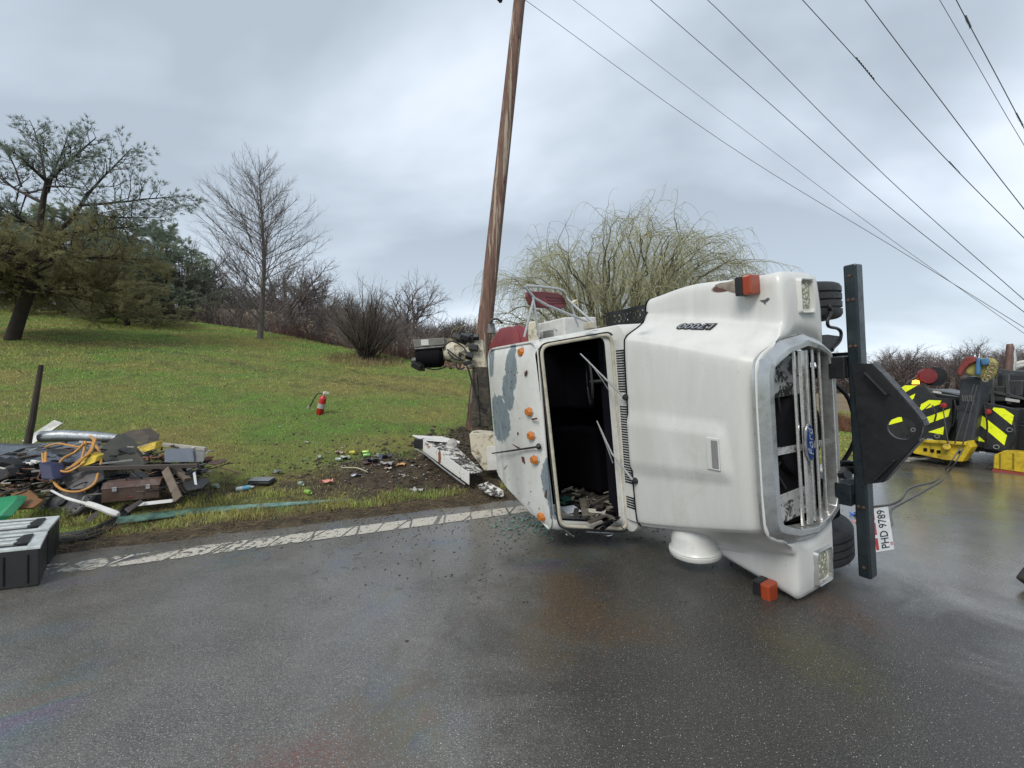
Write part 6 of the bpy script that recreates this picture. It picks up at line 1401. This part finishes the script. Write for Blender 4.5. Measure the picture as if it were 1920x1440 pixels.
# round grinder disc guards / drum
for (u, v, d, r, m, lab) in ((145, 905, 4.95, .34, M('dark_grey_drum', (.060, .062, .068), .5, .2, .35, 7, .5, (.3, .28, .25)), 'large round dark grey drum end in front of the pile'),):
    b = MB(); b.lathe(WD(u-10, v+25, 4.95), (-.15, -.75, .65), [(-.12, 0), (-.12, r), (0, r), (.02, r*.96), (.02, r*.82), (-.01, r*.80), (-.01, 0)], 40); dr_ = thing(b.build('round_drum', m, smooth=True, ang=30), lab, 'drum')
    o2 = WD(u-10, v+25, 4.95); ax = Vector((-.15, -.75, .65)).normalized(); uu = ax.orthogonal().normalized(); ww = ax.cross(uu); q = MB()
    for k in range(36): a = 2*PI*k/36; q.box(o2+ax*.012+(uu*math.cos(a)+ww*math.sin(a))*r*.86, (.02, .02, .03))
    q.lathe(o2+ax*.0+uu*.1, ax, [(0, .05), (.02, .045), (.02, 0)], 16); q.build('rim_teeth', BLACK, dr_)
wpr('fan_shroud', [(110, 893, 5.0), (125, 880, 5.1), (180, 886, 5.0), (182, 905, 4.9), (165, 918, 4.85), (130, 918, 4.85)], M('grey_hood_plastic', (.085, .08, .085), .5, 0, .5, 5, .4, (.3, .28, .26)), (0, .1, .02), 'dirty grey plastic shroud above the round drum', 'shroud', .02)
b = MB(); b.tube(catmull([WD(97, 920, 4.72), WD(120, 932, 4.6), WD(145, 940, 4.5), WD(170, 946, 4.45), WD(190, 953, 4.4), WD(222, 965, 4.35)], 5), [.012]*6+[.016]*8+[.03]*8+[.032]*3+[.02], 8); thing(b.build('white_trim_strip', WHITEP, smooth=True), 'bent white trim strip lying in front of the round drum', 'strip')
# brown toolbox
A, B = WD(190, 942, 4.72), WD(298, 925, 4.95); ex = (B-A); L_ = ex.length; ang = math.atan2(ex.y, ex.x)
tb = empty('toolbox', (A.x, A.y, min(A.z, B.z)-.01), 'rusty brown metal toolbox with two latches at the front of the pile', 'toolbox', PG); tb.rotation_euler = (0, 0, ang)
b = MB(); b.bb((0, 0, 0), (L_, .28, .155)); b.build('box_body', RUSTY, tb, bevel=.006)
b = MB(); b.prism([(-.008, -.008, .155), (-.008, .288, .155), (-.008, .21, .215), (-.008, .07, .215)], (L_+.016, 0, 0)); b.build('box_lid', M('brown_lid', (.085, .042, .030), .5, .1, .4, 8, .5, (.2, .18, .16)), tb, bevel=.006)
b = MB(); b.tube([(L_*.35, .14, .21), (L_*.36, .10, .245), (L_*.62, .10, .245), (L_*.63, .14, .21)], .007, 6); b.build('handle', BLACK, tb)
for f in (.22, .80): MB().bb((L_*f-.02, -.012, .12), (L_*f+.02, 0, .17)).build('latch', CHROME, tb, bevel=.003)
MB().bb((L_*.45, -.004, .04), (L_*.55, 0, .05)).build('drawer_pull', M('dull_red', (.2, .05, .04), .5), tb)
b = MB(); b.bar(WD(310, 880, 5.1), WD(335, 936, 4.75), .09, .02, (0, -1, .4)); thing(b.build('wooden_board', DW, bevel=.004), 'short brown board leaning on the right end of the toolbox', 'board')
b = MB(); b.bar(WD(330, 880, 5.25), WD(352, 900, 5.1), .07, .05); thing(b.build('wooden_block', DW, bevel=.004), 'stub of brown wood behind the leaning board', 'block')
b = MB(); b.bar(WD(364, 886, 5.1), WD(368, 912, 4.95), .03, .012, (0, -1, .3)); thing(b.build('chrome_wrench', CHROME, bevel=.003), 'small bright wrench standing at the right of the pile', 'wrench')
wpr('black_tray', [(342, 908, 5.0), (385, 900, 5.05), (392, 903, 5.0), (380, 915, 4.9), (350, 920, 4.85)], BLACK, (0, .03, .02), 'black plastic tray beside the bright wrench', 'tray')
rr_ = random.Random(8)
for k, (u, v, d, w, h, m, lab) in enumerate(((345, 890, 5.2, .28, .06, BLACK, 'black tangle of bars right of the leaning board'), (375, 885, 5.3, .25, .05, M('dark_grey_rod', (.05, .05, .055), .5, .5), 'dark grey bar end sticking out of the pile'), (270, 860, 5.45, .18, .05, M('copper_brown', (.22, .10, .06), .5, .3), 'copper brown bent strip below the yellow box'), (300, 857, 5.45, .18, .04, M('copper_brown', (.22, .10, .06), .5, .3), 'copper brown strip beside the slate lid'),
       (25, 870, 5.4, .5, .2, BLACK, 'black crumpled sheet under the tread plate at the far left'), (10, 890, 5.2, .4, .15, M('dark_grey_cloth', (.045, .045, .05), .8), 'dark grey cloth at the far left of the pile'), (60, 868, 5.3, .16, .05, WHITEP, 'small white bracket under the tread plate'), (240, 848, 5.6, .3, .08, BLACK, 'black cable bundle behind the yellow box'),
       (250, 895, 5.2, .5, .10, BLACK, 'dark box behind the toolbox'), (205, 870, 5.3, .3, .1, INK, 'black rubber heap behind the long bar'), (130, 870, 5.4, .5, .1, INK, 'dark heap under the hose loops'), (310, 885, 5.3, .4, .12, INK, 'dark heap under the slate lid'), (225, 905, 5.1, .5, .18, INK, 'dark heap behind the toolbox lid'), (60, 890, 5.3, .6, .15, INK, 'dark heap at the left under the sheet'))):
    p = WD(u, v, d); b = MB()
    for j in range(5): b.box(p+Vector((rr_.uniform(-.4, .4)*w, rr_.uniform(-.3, .3)*w, rr_.uniform(-.3, .3)*h)), (w*rr_.uniform(.3, .8), w*rr_.uniform(.1, .4), h*rr_.uniform(.3, .8)), Matrix.Rotation(rr_.uniform(-.5, .5), 3, 'Y') @ Matrix.Rotation(rr_.uniform(-1, 1), 3, 'Z'))
    thing(b.build('scrap_heap' if 'heap' in lab else 'scrap_piece', m, bevel=.01), lab, 'scrap')
b = MB(); b.lathe(WD(408, 867, 5.5), (0, -.15, 1), [(0, 0), (0, .10), (.01, .11), (.014, .10), (.006, 0)], 24); thing(b.build('brown_pan', RUSTY, smooth=True), 'shallow brown pan on the grass at the right of the pile', 'pan')
b = MB(); b.tube([WD(400, 872, 5.4), WD(448, 887, 5.2)], .008, 6); thing(b.build('thin_rod', RUSTY), 'thin rusty rod on the grass right of the brown pan', 'rod')
wpr('green_bin', [(-30, 937, 4.3), (30, 928, 4.5), (32, 934, 4.45), (2, 967, 4.1), (-30, 985, 3.95)], M('green_plastic', (.012, .26, .10), .35), (0, .10, -.03), 'bright green plastic bin at the left edge', 'bin', .01)
wpr('orange_brown_panel', [(20, 925, 4.75), (55, 918, 4.85), (80, 938, 4.6), (60, 952, 4.45), (20, 955, 4.4)], M('amber_wood', (.20, .09, .025), .6, 0, .4, 7), (0, .03, -.02), 'orange brown panel lying beside the green bin', 'panel')
wpr('brown_flap', [(232, 955, 4.5), (262, 938, 4.75), (266, 944, 4.7), (240, 962, 4.42)], M('brown_rubber', (.05, .04, .038), .7), (0, .02, .01), 'dark brown flap in the grass in front of the toolbox', 'flap')
wpr('brown_flap', [(160, 975, 4.35), (178, 960, 4.5), (182, 968, 4.4), (166, 980, 4.3)], M('brown_rubber', (.05, .04, .038), .7), (0, .02, .01), 'small dark flap in the grass below the round drum', 'flap')
wpr('metal_rail', [(250, 944, 4.75), (322, 936, 4.9), (322, 942, 4.85), (252, 950, 4.7)], WHITEP, (0, .03, .0), 'whitish rail half buried in grass before the toolbox', 'rail')
gline('black_hose', [(0, 925), (20, 905), (45, 890), (60, 900), (50, 915), (58, 925), (85, 928)], .012, M('dark_green_hose', (.03, .04, .03), .5), 'dark thin hose looped on the grass at the left', 'hose')
# the uncountable rest of the pile
def tangle():
    g = np.random.default_rng(44); b = MB()
    for i in range(330):
        u = g.uniform(-20, 395); f = g.random(); v = lerp(835, 925, f)-10*math.sin((u+20)/415*PI); d = lerp(5.85, 4.95, f)+g.normal(0, .05)
        if u < 60: v += 12; d -= .2
        p = WD(u, v, d); z0 = tz(p.x, p.y); p.z = max(p.z-.03, z0+.02); b.mat(int(g.choice(7, p=[.3, .2, .14, .12, .08, .08, .08]))); L = g.uniform(.05, .38)
        R = Matrix.Rotation(g.uniform(-.5, .5), 3, 'Y') @ Matrix.Rotation(g.uniform(0, 6), 3, 'Z') @ Matrix.Rotation(g.uniform(-.6, .6), 3, 'X'); k = g.random()
        if k < .4: b.box(p, (L, .012+.02*g.random(), .010), R)
        elif k < .7: b.box(p, (L*.5, L*.3, .006+.03*g.random()), R)
        else:
            d_ = R @ Vector((1, 0, 0)); s_ = R @ Vector((0, 1, 0)); b.tube(catmull([p, p+d_*L*.4+s_*.05, p+d_*L*.7-s_*.06, p+d_*L*1.2], 3), .005+.004*g.random(), 5)
    tag(b.build('tangled_scrap', [BLACK, RUSTY, M('dark_grey_cloth', (.045, .045, .05), .8), DW, GREYM, M('copper_brown', (.22, .10, .06), .5, .3), M('pale_pole', (.38, .37, .33), .6)], fixn=False), 'tangle of small brown, black and grey scrap filling the wreckage pile', 'scrap', kind='stuff')
    b = MB()
    for i in range(260):
        x, y = g.normal(-1.9, .8), g.normal(6.9, .4); s = -.399*x+.917*y
        if s < 5.5: continue
        p = Vector((x, y, tz(x, y)+.015)); b.mat(int(g.integers(0, 5))); R = Matrix.Rotation(g.uniform(-.6, .6), 3, 'Y') @ Matrix.Rotation(g.uniform(0, 6), 3, 'Z'); b.box(p, (g.uniform(.01, .05), g.uniform(.006, .025), g.uniform(.002, .012)), R)
    tag(b.build('small_litter', [M('pale_bits', (.5, .48, .42), .7), M('grey_litter', (.30, .29, .29), .6), DW, M('pink_litter', (.45, .32, .28), .7), M('blue_grey_litter', (.10, .11, .14), .6)], fixn=False), 'small pale scraps of paper and wood strewn over the muddy litter patch', 'litter', kind='stuff')
    out = []
    for i in range(50):
        x, y = g.normal(-.9, .7), g.normal(3.7, .5)
        if y < 2.5: continue
        a = g.random()*6.3; L = g.uniform(.02, .09); d = np.array([math.cos(a), math.sin(a), 0])*L; n_ = np.array([-d[1], d[0], 0])*g.normal(0, .3); p = np.array([x, y, .004]); out.append(([p, p+d*.5+n_, p+d], [.0013, .0013, .001]))
    o = link('road_roots', npmesh('road_roots', [tubes(out, 4)], CL, smooth=False)); tag(o, 'thin dark roots and stems scattered on the wet road', 'roots', kind='stuff')
tangle()
# litter
def can(u, v, m, lab, rz=0, L=.12, r=.033, lie=1.5):
    p = GP(u, v)+Vector((0, 0, r)); b = MB(); b.lathe((0, 0, -L/2), (0, 0, 1), [(0, 0), (0, r*.75), (.01, r), (L-.012, r), (L, r*.8), (L-.004, r*.7), (L-.004, 0)], 18); o = b.build('drink_can', m, smooth=True, ang=35); at(o, p, lie, 0, rz); return tag(o, lab, 'drink can', 'drink cans scattered on the verge')
LIME = M('lime_can', (.30, .50, .10), .35, .3, .3, 40); SIL = M('silver_green_can', (.42, .48, .40), .35, .5, .4, 40)
can(686, 851, LIME, 'lime green can lying on its side at the top of the litter patch', 1.5); can(688, 857, M('lime_can_b', (.22, .44, .14), .35, .3, .4, 40), 'second lime can touching the first one in the litter patch', 1.6)
can(661, 852, M('yellow_can', (.50, .48, .06), .35, .3, .3, 40), 'yellow green can left of the two lime cans', 1.2); can(708, 857, SIL, 'silver green can right of the two lime cans', .3)
can(599, 861, SIL, 'silver green can standing apart on the left of the litter patch', .4, lie=1.1); can(635, 865, SIL, 'pale can at the lower left of the litter patch', 1.2)
can(577, 927, LIME, 'lime green can near the teal glass strip', .9, .14); can(564, 911, SIL, 'crushed olive can above the one near the teal strip', .8); can(404, 916, SIL, 'pale green crumpled can just right of the wreckage pile', 1.2)
def rag(u, v, s, m, lab, cat, seed, nm='paper_scrap', gr='litter on the verge'):
    r = random.Random(seed); p = GP(u, v)+Vector((0, 0, .02)); N = 5; Pg = [p+Vector(((i/4-.5)*s*r.uniform(.8, 1.3), (j/4-.5)*s*.7*r.uniform(.8, 1.2), r.uniform(0, .35)*s)) for i in range(N) for j in range(N)]
    return tag(MB().grid(Pg, N, N).build(nm, m, solid=.002), lab, cat, gr)
rag(612, 908, .17, M('salmon_paper', (.60, .26, .20), .7), 'salmon pink torn paper on the verge', 'paper', 1)
rag(752, 875, .12, M('orange_paper', (.62, .34, .15), .7), 'orange scrap of paper left of the torn panel', 'paper', 2)
rag(645, 862, .15, M('white_litter', (.5, .5, .45), .7, 0, .5, 30), 'whitish crumpled wrapper in the litter patch', 'wrapper', 3); rag(637, 852, .13, M('pink_litter', (.45, .32, .28), .7), 'pinkish wrapper at the left of the litter patch', 'wrapper', 4)
rag(725, 873, .16, M('grey_litter', (.30, .29, .29), .6), 'grey bottle shaped wrapper at the right of the litter patch', 'wrapper', 5); rag(728, 882, .10, M('pale_pink_litter', (.52, .42, .38), .7), 'pale pink wrapper below the grey one', 'wrapper', 6)
rag(700, 868, .22, M('blue_grey_litter', (.10, .11, .14), .6), 'dark blue grey bag in the middle of the litter patch', 'bag', 7, 'plastic_bag'); rag(722, 860, .18, M('navy_litter', (.05, .05, .09), .6), 'dark navy scrap at the top right of the litter patch', 'wrapper', 8)
rag(668, 895, .13, M('steel_litter', (.20, .22, .25), .4, .4), 'crushed grey tin at the bottom of the litter patch', 'tin', 9, 'crushed_tin'); rag(690, 872, .16, M('plum_litter', (.10, .06, .06), .6), 'dark reddish scrap under the blue grey bag', 'wrapper', 10)
rag(780, 925, .18, M('white_fluff', (.42, .42, .40), .8), 'small whitish patch of paper at the verge in front of the torn panel', 'paper', 12)
rag(525, 803, .05, M('white_fluff', (.42, .42, .40), .8), 'tiny white scrap on the lawn below left of the extinguisher', 'scrap', 13); rag(694, 758, .05, M('white_fluff', (.42, .42, .40), .8), 'tiny white scrap on the lawn right of the extinguisher', 'scrap', 14)
rag(575, 832, .07, M('white_fluff', (.42, .42, .40), .8), 'small white scrap below the extinguisher', 'scrap', 15); rag(1613, 985, .13, M('pink_rag', (.55, .25, .22), .7), 'pink rag lying on the road behind the bumper beam', 'rag', 16, 'pink_rag')
o = rag(1611, 972, .16, M('blue_stripe_cloth', (.03, .12, .42), .7), 'blue and white striped cloth on the road behind the bumper beam', 'cloth', 17, 'blue_cloth')
gline('cord_piece', [(640, 877), (665, 877), (678, 880), (690, 886)], .01, M('cream_cord', (.42, .38, .26), .7), 'cream strip of cord lying across the litter patch', 'cord')
p = GP(459, 920)+Vector((0, 0, .035)); b = MB(); b.lathe((0, 0, -.10), (0, 0, 1), [(0, 0), (0, .03), (.01, .034), (.14, .034), (.17, .025), (.19, .014), (.215, .014), (.215, 0)], 18); wb_ = at(b.build('water_bottle', M('clear_bottle', (.50, .56, .58), .2), smooth=True), p, 0, 1.45, .25); tag(wb_, 'plastic water bottle with a blue label lying on the verge', 'bottle')
q = MB(); q.lathe((0, 0, -.02), (0, 0, 1), [(0, .0345), (.09, .0345)], 18); q.build('bottle_label', M('sky_blue_label', (.10, .38, .55), .4), wb_, smooth=True)
p = GP(491, 908)+Vector((0, 0, .04)); b = MB(); b.bb((-.16, -.09, -.045), (.16, .09, .03)); ls = at(b.build('lamp_housing', BLACK, bevel=.03), p, .1, 0, .05); tag(ls, 'black oblong lamp housing with a grey lens on the verge', 'lamp housing')
q = MB(); q.bb((-.145, -.08, .028), (.145, .08, .042)); q.build('grey_lens', M('grey_lens', (.20, .22, .24), .25), ls, bevel=.02)
rag(521, 889, .13, M('grey_crush', (.14, .16, .16), .4, .3), 'crushed dark tin behind the black lamp housing', 'tin', 21, 'crushed_tin')
rag(1176, 1076, .04, M('tan_leaf', (.30, .24, .17), .8), 'small tan leaf lying on the wet road before the hood', 'leaf', 22, 'fallen_leaf')
